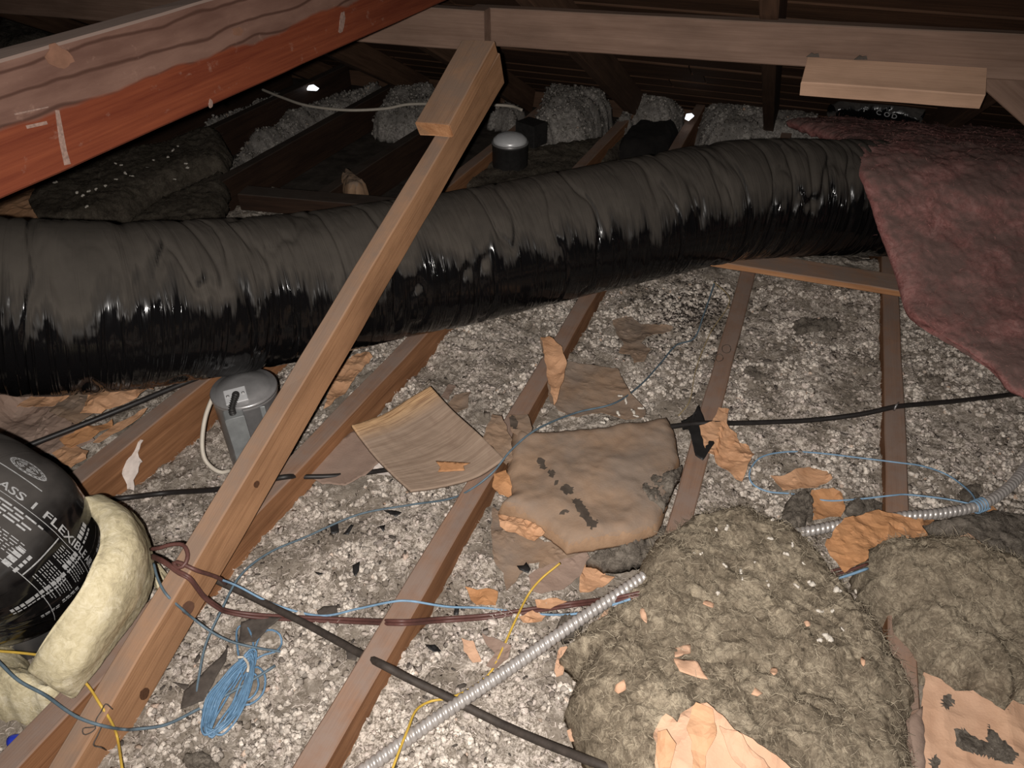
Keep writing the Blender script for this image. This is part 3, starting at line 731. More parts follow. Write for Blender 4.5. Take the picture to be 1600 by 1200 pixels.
# wood shake
sk = [[P(*p) for p in r] for r in (
    [(550, 664, .060), (598, 648, .040), (640, 622, .040), (672, 603, .055)],
    [(576, 700, .035), (636, 690, .018), (682, 668, .020), (706, 640, .045)],
    [(608, 735, .025), (668, 728, .012), (722, 706, .018), (748, 678, .045)],
    [(642, 766, .022), (700, 757, .012), (744, 744, .018), (788, 717, .040)])]
def shake_mat():
    m, nt, b = M('weathered_shake'); uv = nd(nt, 'ShaderNodeUVMap').outputs[0]; c = coords(nt, True)
    f = noise(nt, mp(nt, uv, (34, 1.2, 1)), 1.0, 4, .6, .3); f2 = noise(nt, mp(nt, uv, (120, 3, 1)), 1, 2)
    u = nd(nt, 'ShaderNodeSeparateXYZ', Vector=uv).outputs[0]
    base = ramp(nt, f, [(.35, (.235, .168, .124)), (.65, (.325, .242, .183))])
    fresh = ramp(nt, f2, [(.40, (.28, .15, .07)), (.55, (.56, .36, .19))])
    col = mix(nt, ramp(nt, u, [(.05, .85), (.22, 0)]), base, fresh)
    col = mix(nt, ramp(nt, noise(nt, c, 26, 5, .6), [(.55, 0), (.75, .4)]), col, (.17, .11, .08))
    nt.links.new(col, b.inputs['Base Color']); b.inputs['Roughness'].default_value = .85; b.inputs['Specular IOR Level'].default_value = .15
    nt.links.new(bump(nt, f2, .5, .0015), b.inputs['Normal']); return m
o = gridsurf('wood_shake', sk, 60, 60, .007, .0022, 22, shake_mat(), 5)
tag(o, 'curved weathered wood shake lying across the joist left of the large kraft sheet', 'wood shake'); SHAKE = o
# ------------------------------------------------------------------ sheets (paper) and batts
EXCL = []
def smooth_z(z, T, it):
    e = np.concatenate([T[:, [0, 1]], T[:, [1, 2]], T[:, [2, 0]]])
    for _ in range(it):
        s = np.zeros_like(z); k = np.zeros_like(z)
        np.add.at(s, e[:, 0], z[e[:, 1]]); np.add.at(k, e[:, 0], 1); np.add.at(s, e[:, 1], z[e[:, 0]]); np.add.at(k, e[:, 1], 1)
        z = .4*z+.6*s/np.maximum(k, 1)
    return z
def ridged(p, s, o=3):
    p = np.asarray(p)*s; r = 0; a = 1; t = 0
    for k in range(o): r = r+a*(1-np.abs(vn(p+11.7*k))*2.2); t += a; a *= .5; p = p*2.1
    return r/t
def sheet(name, out, lift, amp, m, res=.009, thick=.0012, stains=(), stm=None, base=None, fs=16, excl=True, rough=.004, parent=None, curl=0.0, seed=0, label=None, cat='paper scrap', group=None, sm=16):
    poly = []
    for p in out:
        q = S(p[0], p[1], lift) if base is None else P(p[0], p[1], base(p[0], p[1]) if callable(base) else base); poly.append(q)
    V2, T, B = triang(poly, res, rough); x, y = V2[:, 0], V2[:, 1]
    if base is None:
        z = surf(x, y)
        for dx, dy in ((.012, 0), (-.012, 0), (0, .012), (0, -.012)): z = np.maximum(z, surf(x+dx, y+dy))
        z = np.maximum(smooth_z(z, T, sm), z-.002)+lift
    else:
        bz = np.array([q[2] for q in poly]); bxy = np.array([q[:2] for q in poly])
        d_ = np.hypot(x[:, None]-bxy[:, 0], y[:, None]-bxy[:, 1])+1e-4; w_ = 1/d_**2; z = (w_*bz).sum(1)/w_.sum(1)
    z = z+amp*(.75*ridged(xyz(x, y, seed), fs)+.6*fbm(xyz(x, y, seed+4), fs*.6, 2))
    if curl: z = z+curl*np.exp(-dpoly(x, y, B)/.018)*(.5+.8*fbm(xyz(x, y, seed+8), 12, 2))
    V = np.stack([x, y, z], 1); Vb = V-np.array((0, 0, thick))
    Vv, fs_ = closed(V, T, Vb); mi = None
    if stains:
        c = V[T].mean(1); pr = np.array([proj(q)[:2] for q in c]); k = np.zeros(len(T), int)
        for s_ in stains: k[inpoly(pr[:, 0], pr[:, 1], s_)] = 1
        mi = np.concatenate([k, np.zeros(len(T), int), np.zeros(len(fs_[2]), int)])
    o = mesh(name, Vv, fs_, m, mi=mi, extra=(stm,) if stains else (), smooth=amp < .004)
    if excl: EXCL.append([q[:2] for q in poly])
    if parent: setparent(o, parent)
    elif label: tag(o, label, cat, group)
    return o
BATTS = {}; FIB = []
def batt(name, out, zb, H, e, amp, m, fs=11, res=.0055, zref=None, rough=.010, label=None, cat='insulation batt', kind=None, key=None, excl=True, group=None):
    if name == 'wool_scrap': fs = 42; amp *= 2.2; res = .004; H *= .5; rough = .008
    zr = zb+H*.35 if zref is None else zref
    poly = [P(p[0], p[1], zr) for p in out]; V2, T, B = triang(poly, res, rough); x, y = V2[:, 0], V2[:, 1]
    dd = dpoly(x, y, B); t = np.clip(dd/e, 0, 1); pf = np.sqrt(np.clip(1-(1-t)**2, 0, 1))
    n = .62*fbm(xyz(x, y, zb*7), fs*.6, 2)+.24*fbm(xyz(x, y, 9), fs*3.5, 3)+.16*fbm(xyz(x, y, 19), fs*13, 2)
    z = zb+pf*(H+amp*n*1.6)+.005*fbm(xyz(x, y, 3), 60, 2)+.0035*fbm(xyz(x, y, 13), 150, 2)
    nz = len(x); V = np.stack([x, y, z], 1); Vb = V.copy(); Vb[:, 2] = zb-.02
    Vv, f = closed(V, T, Vb); o = mesh(name, Vv, f, m)
    if key: BATTS[key] = V
    FIB.append((o, V, m))
    if excl: EXCL.append([q[:2] for q in poly])
    return tag(o, label, cat, group, kind)
def onb(px, py, key, off=0.0):
    V = BATTS[key]; z = .05
    for _ in range(12):
        p = P(px, py, z); i = np.argmin((V[:, 0]-p[0])**2+(V[:, 1]-p[1])**2); z = .5*z+.5*(V[i, 2]+off)
    return P(px, py, z)

# -- olive batts lower right
batt('mineral_wool_batt', [(880, 1012), (903, 985), (925, 968), (960, 945), (990, 915), (1003, 880), (1012, 856), (1040, 834), (1080, 815), (1122, 803), (1165, 803), (1182, 812), (1222, 828), (1262, 842), (1287, 872), (1312, 917), (1332, 950), (1372, 985), (1390, 1022), (1422, 1062), (1440, 1105), (1418, 1128), (1425, 1170), (1432, 1260), (1180, 1275), (940, 1270), (934, 1195), (910, 1162), (886, 1112), (892, 1070), (905, 1040)],
     -.035, .105, .070, .034, WOOL, key='A', label='big olive-grey mineral wool batt in the lower right, dotted with crumbs and paper chips')
batt('mineral_wool_batt', [(1338, 890), (1343, 866), (1368, 850), (1420, 850), (1455, 858), (1502, 872), (1548, 887), (1600, 892), (1760, 890), (1800, 1180), (1650, 1130), (1592, 1102), (1572, 1118), (1530, 1088), (1482, 1078), (1448, 1052), (1424, 1022), (1398, 987), (1390, 962), (1366, 948), (1348, 918)],
     -.035, .115, .075, .036, WOOL, key='B', label='olive-grey mineral wool batt at the right edge, behind the pale paper sheet')
batt('mineral_wool_batt', [(1440, 822), (1490, 808), (1548, 800), (1590, 806), (1640, 822), (1750, 840), (1760, 905), (1600, 905), (1540, 890), (1470, 862)],
     -.03, .05, .04, .016, WOOLG, key='C', label='thin dark olive batt under the metal conduit at the right edge')
# -- dark batts far left behind the duct
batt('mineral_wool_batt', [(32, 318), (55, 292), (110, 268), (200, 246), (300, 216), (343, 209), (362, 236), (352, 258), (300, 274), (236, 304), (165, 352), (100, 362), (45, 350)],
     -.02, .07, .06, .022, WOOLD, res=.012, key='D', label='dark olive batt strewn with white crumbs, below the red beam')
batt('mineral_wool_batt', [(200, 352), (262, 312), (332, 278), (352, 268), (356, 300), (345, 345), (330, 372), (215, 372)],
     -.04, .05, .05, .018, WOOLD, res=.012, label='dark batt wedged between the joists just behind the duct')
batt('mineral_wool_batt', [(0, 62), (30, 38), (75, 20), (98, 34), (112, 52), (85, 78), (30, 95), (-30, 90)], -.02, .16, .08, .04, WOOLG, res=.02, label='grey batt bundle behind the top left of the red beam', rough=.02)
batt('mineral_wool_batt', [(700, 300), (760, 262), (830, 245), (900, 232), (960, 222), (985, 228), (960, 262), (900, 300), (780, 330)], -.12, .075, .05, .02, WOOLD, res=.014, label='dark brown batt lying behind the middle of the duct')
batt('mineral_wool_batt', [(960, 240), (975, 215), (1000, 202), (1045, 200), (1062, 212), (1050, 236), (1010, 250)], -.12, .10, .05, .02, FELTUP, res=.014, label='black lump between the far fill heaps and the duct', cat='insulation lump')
# -- loose fill heaps at the eave
for out, lab, H in (([(578, 196), (598, 162), (655, 145), (690, 150), (700, 180), (668, 204), (620, 204)], 'grey loose-fill heap left of the block on the brace', .07),
                    ([(822, 222), (838, 182), (850, 152), (882, 146), (925, 152), (962, 182), (938, 200), (912, 230), (872, 224), (842, 240)], 'large grey loose-fill heap behind the far can light', .12),
                    ([(946, 220), (972, 182), (1020, 158), (1062, 166), (1072, 188), (1050, 208), (1000, 208), (972, 226)], 'grey loose-fill heap left of the right daylight spot', .10),
                    ([(1088, 214), (1094, 172), (1150, 165), (1192, 176), (1204, 202), (1240, 205), (1300, 215), (1290, 240), (1180, 236), (1100, 234)], 'grey loose-fill heap right of the right daylight spot', .11),
                    ([(352, 276), (382, 238), (448, 194), (520, 160), (606, 142), (594, 162), (505, 198), (455, 230), (405, 255), (378, 282)], 'long grey strip of loose fill between dark joists on the left', .06),
                    ([(318, 204), (368, 184), (440, 162), (474, 150), (462, 168), (400, 194), (350, 212)], 'thin far strip of loose fill under the red beam', .05),
                    ([(764, 182), (798, 164), (822, 178), (806, 192)], 'small grey loose-fill heap beside the white cable end', .06)):
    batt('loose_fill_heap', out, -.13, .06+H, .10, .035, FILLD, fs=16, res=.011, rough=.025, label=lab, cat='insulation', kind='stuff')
batt('wool_tuft', [(530, 280), (545, 268), (560, 280), (576, 294), (560, 303), (540, 300)], -.02, .06, .03, .02, KRAFT, res=.008, label='small pale tuft on a dark joist behind the duct', cat='insulation lump')

# -- large kraft-faced piece in the middle
def kz(px, py): return .030
st = [blob(846, 724, 6, 10, -.5), blob(862, 740, 5, 6), blob(869, 754, 4, 4), blob(886, 765, 10, 7, .3), [(893, 780), (905, 779), (918, 795), (925, 812), (933, 812), (934, 822), (924, 828), (915, 815), (903, 800)], blob(880, 800, 7, 3, -.2)]
out = [(800, 672), (832, 676), (875, 671), (946, 666), (1000, 657), (1044, 648), (1056, 672), (1064, 715), (1052, 760), (1036, 809), (1029, 823), (985, 838), (927, 848), (886, 852), (862, 832), (830, 815), (800, 800), (778, 790), (797, 771), (790, 737)]
poly = [P(p[0], p[1], .02) for p in out]; V2, T, B = triang(poly, .0055, .003); x, y = V2[:, 0], V2[:, 1]
t = np.clip(dpoly(x, y, B)/.03, 0, 1); pf = np.sqrt(np.clip(1-(1-t)**2, 0, 1))
z = .0+pf*(.032+.016*fbm(xyz(x, y, 2), 7, 2)+.0060*ridged(xyz(x, y, 5), 11))+.002*fbm(xyz(x, y, 9), 60, 2)
V = np.stack([x, y, z], 1); Vb = V.copy(); Vb[:, 2] = -.006; c = V[T].mean(1); pr = np.array([proj(q)[:2] for q in c]); k = np.zeros(len(T), int)
for s_ in st: k[inpoly(pr[:, 0], pr[:, 1], s_)] = 1
Vv, f = closed(V, T, Vb)
KR = mesh('kraft_faced_batt', Vv, f, KRAFT, mi=np.concatenate([k, np.zeros(len(T)+len(f[2]), int)]), extra=(STAIN,)); EXCL.append([q[:2] for q in poly]); BATTS['K'] = V
tag(KR, 'large crumpled brown kraft-faced piece with a line of dark stains, in the centre', 'paper')
# torn flaps of its facing
sheet('torn_flap', [(770, 648), (784, 652), (792, 668), (800, 690), (800, 716), (792, 728), (770, 700), (752, 690)], .02, .010, KRAFT, res=.006, parent=KR, base=.03, seed=3)
sheet('torn_flap', [(794, 650), (826, 647), (832, 674), (820, 690), (800, 676)], .02, .006, KRAFT, res=.006, parent=KR, base=.035, seed=5, stains=[blob(803, 660, 6, 11, -.3)], stm=STAIN)
sheet('torn_flap', [(772, 742), (792, 735), (800, 760), (798, 776), (780, 772), (770, 760)], .02, .010, KRAFTO, res=.006, parent=KR, base=.022, seed=9)
sheet('torn_flap', [(778, 802), (800, 806), (836, 820), (850, 838), (836, 848), (812, 842), (796, 832), (782, 822)], .02, .014, KRAFTF, res=.005, parent=KR, base=.022, fs=30, seed=13)
batt('wool_scrap', [(1001, 764), (1010, 746), (1030, 742), (1046, 735), (1063, 728), (1060, 748), (1050, 765), (1040, 790), (1016, 786)], .028, .010, .02, .006, WOOLG, res=.005, label='dark torn wool patch on the right edge of the kraft-faced piece', cat='insulation scrap')
batt('wool_scrap', [(918, 872), (935, 858), (960, 846), (1010, 824), (1046, 822), (1038, 850), (1015, 866), (985, 880), (945, 882)], -.03, .045, .03, .012, WOOLG, res=.006, label='dark grey wool piece under the lower right of the kraft-faced piece', cat='insulation scrap')
batt('wool_scrap', [(1218, 812), (1225, 788), (1240, 776), (1262, 768), (1274, 770), (1272, 800), (1258, 822), (1228, 828)], -.03, .05, .02, .014, WOOLG, res=.006, label='dark wool clump left of the conduit end', cat='insulation scrap')
batt('wool_scrap', [(1316, 794), (1330, 782), (1366, 778), (1380, 790), (1372, 802), (1330, 804)], -.03, .04, .02, .010, WOOLG, res=.006, label='dark wool clump on the joist behind the orange paper', cat='insulation scrap')
batt('wool_scrap', [(1502, 770), (1510, 752), (1530, 752), (1540, 768), (1528, 780), (1508, 784)], -.03, .03, .02, .008, WOOLG, res=.006, label='small dark wool clump beside the looped blue wire end', cat='insulation scrap')
batt('wool_scrap', [(1238, 505), (1255, 497), (1300, 498), (1318, 505), (1300, 514), (1262, 516), (1244, 520)], -.03, .025, .02, .008, WOOLG, res=.006, label='dark dirt clump on the fill below the loose board', cat='insulation scrap')
batt('wool_scrap', [(1160, 575), (1180, 572), (1200, 592), (1192, 600), (1172, 590)], -.03, .025, .02, .008, WOOLG, res=.006, label='dark dirt clump right of the ring-stained joist', cat='insulation scrap')
batt('wool_scrap', [(1420, 592), (1450, 590), (1478, 592), (1470, 600), (1440, 603)], -.03, .025, .02, .008, WOOLG, res=.006, label='flat dark clump below the lowest point of the pink batt edge', cat='insulation scrap')
batt('wool_scrap', [(870, 975), (880, 962), (905, 960), (915, 975), (902, 992), (880, 995)], -.05, .05, .02, .010, WOOLG, res=.006, label='dark wool clump beneath the middle of the conduit', cat='insulation scrap')
batt('wool_scrap', [(282, 1188), (290, 1172), (318, 1172), (338, 1184), (346, 1210), (300, 1220)], -.07, .03, .02, .010, WOOLG, res=.006, label='dark clump at the bottom edge below the blue wire coil', cat='insulation scrap')

PAPERS = [
 ([(770, 795), (778, 800), (800, 812), (850, 850), (890, 852), (930, 848), (922, 868), (905, 872), (905, 895), (880, 905), (872, 915), (850, 918), (838, 925), (842, 885), (826, 882), (800, 915), (792, 928), (788, 900), (770, 880), (768, 840)], .006, .006, KRAFT, 'torn brown paper spreading below the kraft-faced piece'),
 ([(826, 905), (842, 892), (862, 880), (890, 874), (915, 868), (920, 880), (905, 905), (880, 925), (845, 930), (832, 925)], .012, .004, KRAFTP, 'corrugated brown cardboard scrap at the end of the yellow wire'),
 ([(905, 905), (915, 882), (935, 878), (952, 882), (945, 900), (960, 905), (950, 918), (925, 930), (905, 932)], .012, .008, KRAFTF, 'folded tan paper scrap left of the upper conduit end'),
 ([(728, 925), (745, 928), (760, 922), (778, 926), (774, 946), (745, 950), (735, 940)], .010, .008, KRAFTO, 'curled brown paper scrap on the fill above the twin cord'),
 ([(843, 532), (856, 530), (874, 545), (884, 568), (915, 572), (965, 577), (985, 618), (1010, 640), (1006, 655), (978, 658), (940, 645), (902, 655), (872, 645), (858, 628), (856, 600), (850, 560)], .012, .008, KRAFT, 'brown kraft sheet above the kraft-faced piece, crossed by a blue wire'),
 ([(957, 500), (985, 497), (1000, 508), (1052, 516), (1046, 524), (1018, 528), (1000, 538), (1016, 550), (1006, 568), (990, 570), (985, 555), (966, 552), (974, 540), (964, 528)], .012, .010, KRAFT, 'leaf-like torn paper near the rodent droppings'),
 ([(1092, 668), (1112, 660), (1122, 640), (1136, 650), (1134, 672), (1150, 682), (1154, 695), (1170, 698), (1176, 716), (1164, 742), (1160, 758), (1148, 756), (1128, 732), (1104, 705)], .014, .012, KRAFTF, 'torn tan paper on the joist beside the cable end'),
 ([(1203, 752), (1225, 746), (1262, 735), (1290, 740), (1298, 752), (1272, 768), (1222, 772)], .008, .006, KRAFTF, 'tan paper scrap inside the loop of blue wire'),
 ([(1266, 772), (1300, 768), (1316, 776), (1318, 800), (1312, 812), (1270, 818)], .012, .008, KRAFTO, 'brown cardboard scrap between two dark wool clumps'),
 ([(1287, 856), (1300, 836), (1318, 814), (1372, 801), (1404, 808), (1436, 816), (1453, 852), (1412, 848), (1372, 850), (1354, 866), (1352, 880), (1318, 898), (1300, 876)], .048, .016, KRAFTO, 'crumpled orange kraft paper over the conduit between the two big batts'),
 ([(530, 575), (558, 552), (572, 550), (583, 562), (560, 592), (535, 620), (516, 640), (508, 645), (515, 610)], .020, .014, KRAFTF, 'crumpled tan paper right of the brace, under the duct'),
 ([(468, 735), (500, 712), (545, 682), (560, 670), (600, 720), (570, 745), (540, 762), (505, 758)], .006, .003, KRAFTP, 'flat brown paper under the left corner of the wood shake'),
 ([(1410, 840), (1452, 800), (1462, 812), (1446, 828)], .030, .006, KRAFTO, 'narrow orange paper edge under the conduit bend'),
 ([(1500, 800), (1548, 795), (1560, 806), (1520, 812)], .030, .004, KRAFTO, 'small orange paper corner under the conduit at the right'),
 ([(700, 640), (712, 622), (735, 618), (732, 640), (712, 648)], .010, .008, KRAFT, 'small brown paper scrap right of the shake top corner'),
 ([(690, 625), (702, 602), (712, 606), (700, 628)], .010, .006, KRAFTP, 'narrow grey-brown scrap at the top tip of the wood shake'),
 ([(812, 968), (830, 960), (852, 966), (845, 978), (818, 980)], .010, .006, KRAFTF, 'small tan scrap left of the conduit middle'),
 ([(835, 945), (870, 940), (885, 948), (860, 956), (840, 955)], .008, .006, KRAFTF, 'thin tan scrap under the twin cord near the conduit'),
 ([(722, 1000), (740, 1005), (752, 1035), (738, 1040), (726, 1020)], .008, .005, CHIP, 'pale paper chip left of the yellow wire'),
 ([(752, 992), (770, 1000), (800, 1010), (795, 1035), (775, 1050), (760, 1045), (775, 1020), (758, 1008)], .008, .005, KRAFTP, 'pinkish paper chip crossed by the yellow wire'),
 ([(866, 1050), (874, 1020), (884, 1016), (888, 1026), (878, 1058), (868, 1062)], .012, .006, CHIP, 'long pale paper chip at the left edge of the big batt'),
 ([(884, 1145), (898, 1138), (915, 1148), (910, 1165), (890, 1166)], .012, .006, CHIP, 'tan paper chip at the lower left edge of the big batt'),
 ([(928, 985), (945, 958), (960, 950), (952, 970), (940, 990), (932, 998)], .014, .006, CHIP, 'pale torn chip right beside the conduit'),
]
for i, (out, lift, amp, m_, lab) in enumerate(PAPERS):
    sheet('paper_scrap', out, lift, amp, m_, res=.006, seed=i*3.1, curl=.006, label=lab, base=-.045 if lab.startswith('flat brown') else -.006 if lab.startswith('brown kraft sheet') else .046 if lab.startswith('crumpled orange kraft') else None)
K2 = [x for x in bpy.data.objects if x.get('label', '').startswith('brown kraft sheet')][0]
sheet('torn_flap', [(845, 531), (858, 530), (876, 548), (885, 574), (880, 604), (866, 640), (857, 604), (850, 562)], 0, .012, KRAFTF, res=.006, base=lambda a, b: .012+.0002*(640-b), parent=K2, excl=False, curl=.01, seed=77)
# paper under the duct on the far left
for i, (out, lift, amp, m_, lab) in enumerate([
 ([(-60, 640), (20, 620), (75, 630), (120, 640), (112, 672), (60, 700), (-20, 720), (-60, 700)], .055, .012, KRAFTP, 'pinkish-brown paper sheet under the duct at the left edge'),
 ([(20, 624), (72, 608), (110, 622), (66, 640)], .075, .016, KRAFTF, 'crumpled tan paper peeking out below the duct at the far left'),
 ([(80, 650), (120, 612), (170, 600), (162, 640), (118, 668)], .065, .012, KRAFT, 'brown folded paper below the duct, left of the thin cable'),
 ([(128, 648), (142, 622), (180, 596), (240, 588), (240, 612), (195, 634), (160, 650)], .075, .022, KRAFTF, 'crumpled orange-tan paper below the duct beside the upper black cable'),
 ([(95, 690), (130, 672), (175, 658), (178, 668), (140, 690), (110, 705)], .055, .012, KRAFTO, 'small orange scrap under the upper black cable'),
 ([(85, 715), (110, 698), (138, 705), (138, 722), (112, 732), (98, 728)], .055, .010, KRAFTF, 'tan paper lying against the joist behind the printed duct'),
 ([(145, 690), (178, 668), (230, 640), (222, 656), (180, 682), (155, 692)], .055, .010, KRAFTF, 'pale tan paper strip along the joist left of the can light'),
 ([(0, 690), (40, 672), (95, 655), (110, 662), (150, 690), (110, 712), (40, 715)], .045, .010, KRAFTP, 'wide brown paper layer behind the printed duct elbow')]):
    sheet('paper_scrap', out, lift, amp, m_, res=.008, seed=40+i*2.3, label=lab)
sheet('paper_scrap', [(-30, 330), (0, 306), (40, 292), (55, 290), (45, 318), (62, 345), (20, 350), (-30, 350)], .06, .012, KRAFTF, res=.014, base=.06, label='tan kraft corner of the crumb-strewn batt beside the red beam')
# papers lying on the big batts
def onA(px, py): return onb(px, py, 'A', .006)[2]
def onB(px, py): return onb(px, py, 'B', .006)[2]
PS = sheet('paper_sheet', [(1026, 1210), (1020, 1155), (1032, 1120), (1040, 1113), (1050, 1122), (1056, 1130), (1068, 1112), (1084, 1103), (1110, 1112), (1132, 1126), (1158, 1148), (1232, 1210), (1240, 1260), (1030, 1260)], 0, .024, CHIP, res=.006, base=lambda a, b: onA(a, min(b, 1230))+.014, fs=8, label='crumpled pale kraft paper on the big batt at the bottom edge', cat='paper', curl=.008, excl=False)
for k_, (out, m_, up_) in enumerate((([(1084, 1102), (1112, 1112), (1118, 1150), (1100, 1190), (1092, 1250), (1072, 1250), (1082, 1190), (1074, 1140)], KRAFTF, .030), ([(1022, 1156), (1040, 1150), (1056, 1172), (1048, 1200), (1036, 1250), (1028, 1250)], KRAFTF, .026), ([(1120, 1140), (1150, 1150), (1190, 1190), (1228, 1250), (1180, 1250), (1140, 1190)], CHIP, .028))):  # darker kraft tone on two folds paints in the shaded facets of the sheet
    sheet('paper_fold', out, 0, .012, m_, res=.006, base=lambda a, b: onA(a, min(b, 1230))+up_, fs=12, parent=PS, excl=False, curl=.012, seed=90+k_)
sheet('paper_sheet', [(1434, 1260), (1424, 1130), (1440, 1108), (1444, 1050), (1470, 1066), (1490, 1080), (1520, 1082), (1546, 1100), (1566, 1116), (1580, 1098), (1640, 1118), (1660, 1260)], 0, .014, CHIP, res=.0045, base=.006, fs=9, stains=[blob(1481, 1096, 10, 11, .4), [(1490, 1140), (1505, 1138), (1520, 1150), (1542, 1160), (1545, 1132), (1560, 1150), (1578, 1165), (1592, 1178), (1580, 1195), (1540, 1182), (1510, 1175), (1496, 1168)], blob(1460, 1190, 8, 10)], stm=WOOLG, label='pale tan paper sheet with dark wool stuck to it, lower right corner', cat='paper')
sheet('paper_strip', [(1421, 1118), (1442, 1104), (1446, 1180), (1448, 1260), (1432, 1260), (1427, 1170), (1420, 1140)], 0, .002, KRAFTP, res=.008, base=.018, label='pinkish paper strip between the big batt and the pale sheet', cat='paper', excl=False)
sheet('paper_scrap', [(1459, 851), (1490, 842), (1512, 834), (1528, 846), (1541, 856), (1540, 866), (1560, 884), (1562, 892), (1538, 884), (1512, 868)], 0, .006, CHIP, res=.006, base=.045, label='pale pointed paper scrap between the two right-hand olive batts', excl=False)
for i, (out, lab) in enumerate([
    (blob(1005, 960, 5, 12, -.3, 9), 'oval pale chip on the left of the big batt near the conduit end'), (blob(970, 1074, 9, 10, .4, 8, .25), 'ragged orange chip on the lower left of the big batt'),
    ([(1055, 1012), (1068, 1008), (1078, 1006), (1079, 1020), (1066, 1024), (1054, 1026)], 'upper of two torn chips in the middle of the big batt'),
    ([(1052, 1028), (1070, 1030), (1090, 1034), (1106, 1062), (1090, 1058), (1062, 1048)], 'larger lower torn chip in the middle of the big batt'),
    (blob(1209, 1049, 6, 7, 0, 8), 'round tan chip right of the torn chips on the big batt'), ([(1174, 1085), (1180, 1074), (1192, 1084), (1184, 1088)], 'triangular tan chip on the big batt below the round one'),
    (blob(1348, 1033, 4, 8, -.3, 7), 'small orange chip near the right edge of the big batt'), (blob(1108, 944, 10, 4, .4, 8, .2), 'narrow tan chip high on the big batt'),
    (blob(1262, 974, 6, 5, 0, 7), 'brownish chip at the upper right of the big batt')]):
    sheet('paper_chip', out, 0, .002, CHIP, res=.004, base=lambda a, b: onA(a, b)+.004, excl=False, rough=.001, seed=70+i, label=lab)
sheet('paper_chip', [(681, 720), (735, 723), (724, 728), (726, 735), (684, 737), (688, 730)], 0, .001, KRAFTO, res=.005, base=.034, excl=False, rough=.0008, label='brown notched fragment lying on the wood shake')
sheet('plaster_strip', [(199, 765), (192, 742), (200, 715), (212, 688), (222, 690), (216, 708), (222, 722), (212, 745), (210, 768)], .022, .008, PALE, res=.006, base=lambda a, b: -.075+(770-b)/80*.06, excl=False, label='white torn plaster strip standing near the bare joist side', cat='plaster')
sheet('plaster_strip', [(560, 726), (585, 714), (604, 722), (618, 742), (590, 745)], .010, .004, PALE, res=.006, label='white plaster piece at the lower left of the wood shake', cat='plaster')

# dark shards and black bits on the fill
for out, m_, lab in (
    ([(283, 1110), (288, 1082), (318, 1052), (343, 1030), (357, 1010), (354, 1036), (338, 1062), (318, 1095), (300, 1104)], FELT, 'large dark felt shard left of the blue wire coil'),
    ([(270, 1068), (296, 1072), (290, 1080)], FELT, 'thin dark sliver beside the large felt shard'),
    ([(372, 1002), (378, 975), (400, 962), (440, 968), (420, 982), (400, 1008)], FELT, 'dark olive shard under the top of the blue wire coil'),
    ([(495, 955), (505, 946), (526, 948), (528, 962), (500, 964)], FELT, 'dark scrap beside the light blue wire'),
    ([(551, 885), (563, 882), (562, 894), (556, 904), (552, 896)], BLACKBIT, 'black chip alone on the pale fill left of the joist'),
    ([(492, 896), (506, 897), (500, 904)], BLACKBIT, 'small black sliver left of the lone chip'),
    ([(808, 890), (818, 888), (822, 880), (829, 888), (826, 898), (812, 896)], BLACKBIT, 'black chip on the torn brown paper'),
    ([(664, 1010), (680, 1012), (690, 1020), (680, 1022), (668, 1017)], BLACKBIT, 'black chip right of the joist below the twin cord'),
    ([(712, 946), (718, 950), (716, 964), (708, 960)], BLACKBIT, 'black chip under the light blue wire'),
    ([(515, 822), (528, 820), (530, 830), (518, 834)], BLACKBIT, 'black scrap by the slate wire, left one'), ([(536, 834), (548, 820), (552, 822), (544, 836)], BLACKBIT, 'black scrap by the slate wire, right one'),
    ([(600, 802), (612, 800), (628, 802), (618, 808)], BLACKBIT, 'dark fleck group under the slate wire near the joist'),
    ([(592, 826), (602, 822), (600, 832)], BLACKBIT, 'dark fleck below the slate wire near the joist'),
    ([(540, 1015), (560, 1020), (556, 1034), (542, 1030)], FELT, 'grey scrap beside the thick black cable'),
    ([(1063, 660), (1086, 662), (1112, 712), (1098, 720), (1086, 712)], BLACKBIT, 'black tape strip at the end of the right-hand cable'),
    ):
    sheet('dark_scrap', out, .010, .003, m_, res=.005, excl=True, rough=.0015, label=lab, cat='scrap')
# ------------------------------------------------------------------ recessed can lights
def can_light(c, R, zt, zb, label, detail=True):
    root = empty('recessed_can_light', (c[0], c[1], zb)); tag(root, label, 'can light', 'recessed can lights')
    lathe('can_body', [(R*.97, zb), (R, zb+.01), (R, zt-.012), (R*1.025, zt-.010), (R*1.025, zt-.004), (R*.99, zt-.002)], (c[0], c[1], 0), STEEL if detail else DARKMET, 40, root)  # far can body: the dark it sits in is put into the metal colour
    lathe('can_cap', [(R*1.03, zt-.004), (R*1.035, zt), (R*1.0, zt+.004), (R*.86, zt+.003), (R*.82, zt+.008), (R*.4, zt+.012), (R*.05, zt+.0125)], (c[0], c[1], 0), STEEL, 40, root)
    if not detail: lathe('cap_dome', [(R*.98, zt+.002), (R*.92, zt+.014), (R*.70, zt+.027), (R*.38, zt+.034), (R*.05, zt+.036)], (c[0], c[1], 0), STEELP, 40, root)
    return root
cc = P(381, 607, .085)
fd = -np.array((cc[0], cc[1], 0)); fd /= np.linalg.norm(fd); sd = np.array((-fd[1], fd[0], 0)); sd = sd if sd @ RT > 0 else -sd
CAN = can_light(cc, .070, .085, -.13, 'galvanised recessed can light poking out below the duct, beside the brace')
ang = math.atan2(fd[1], fd[0])
tp = np.array((cc[0], cc[1], 0))+fd*.036-sd*.020
box('cap_plate', tp+np.array((0, 0, .098)), .05, .046, .004, STEELP, ang, CAN)
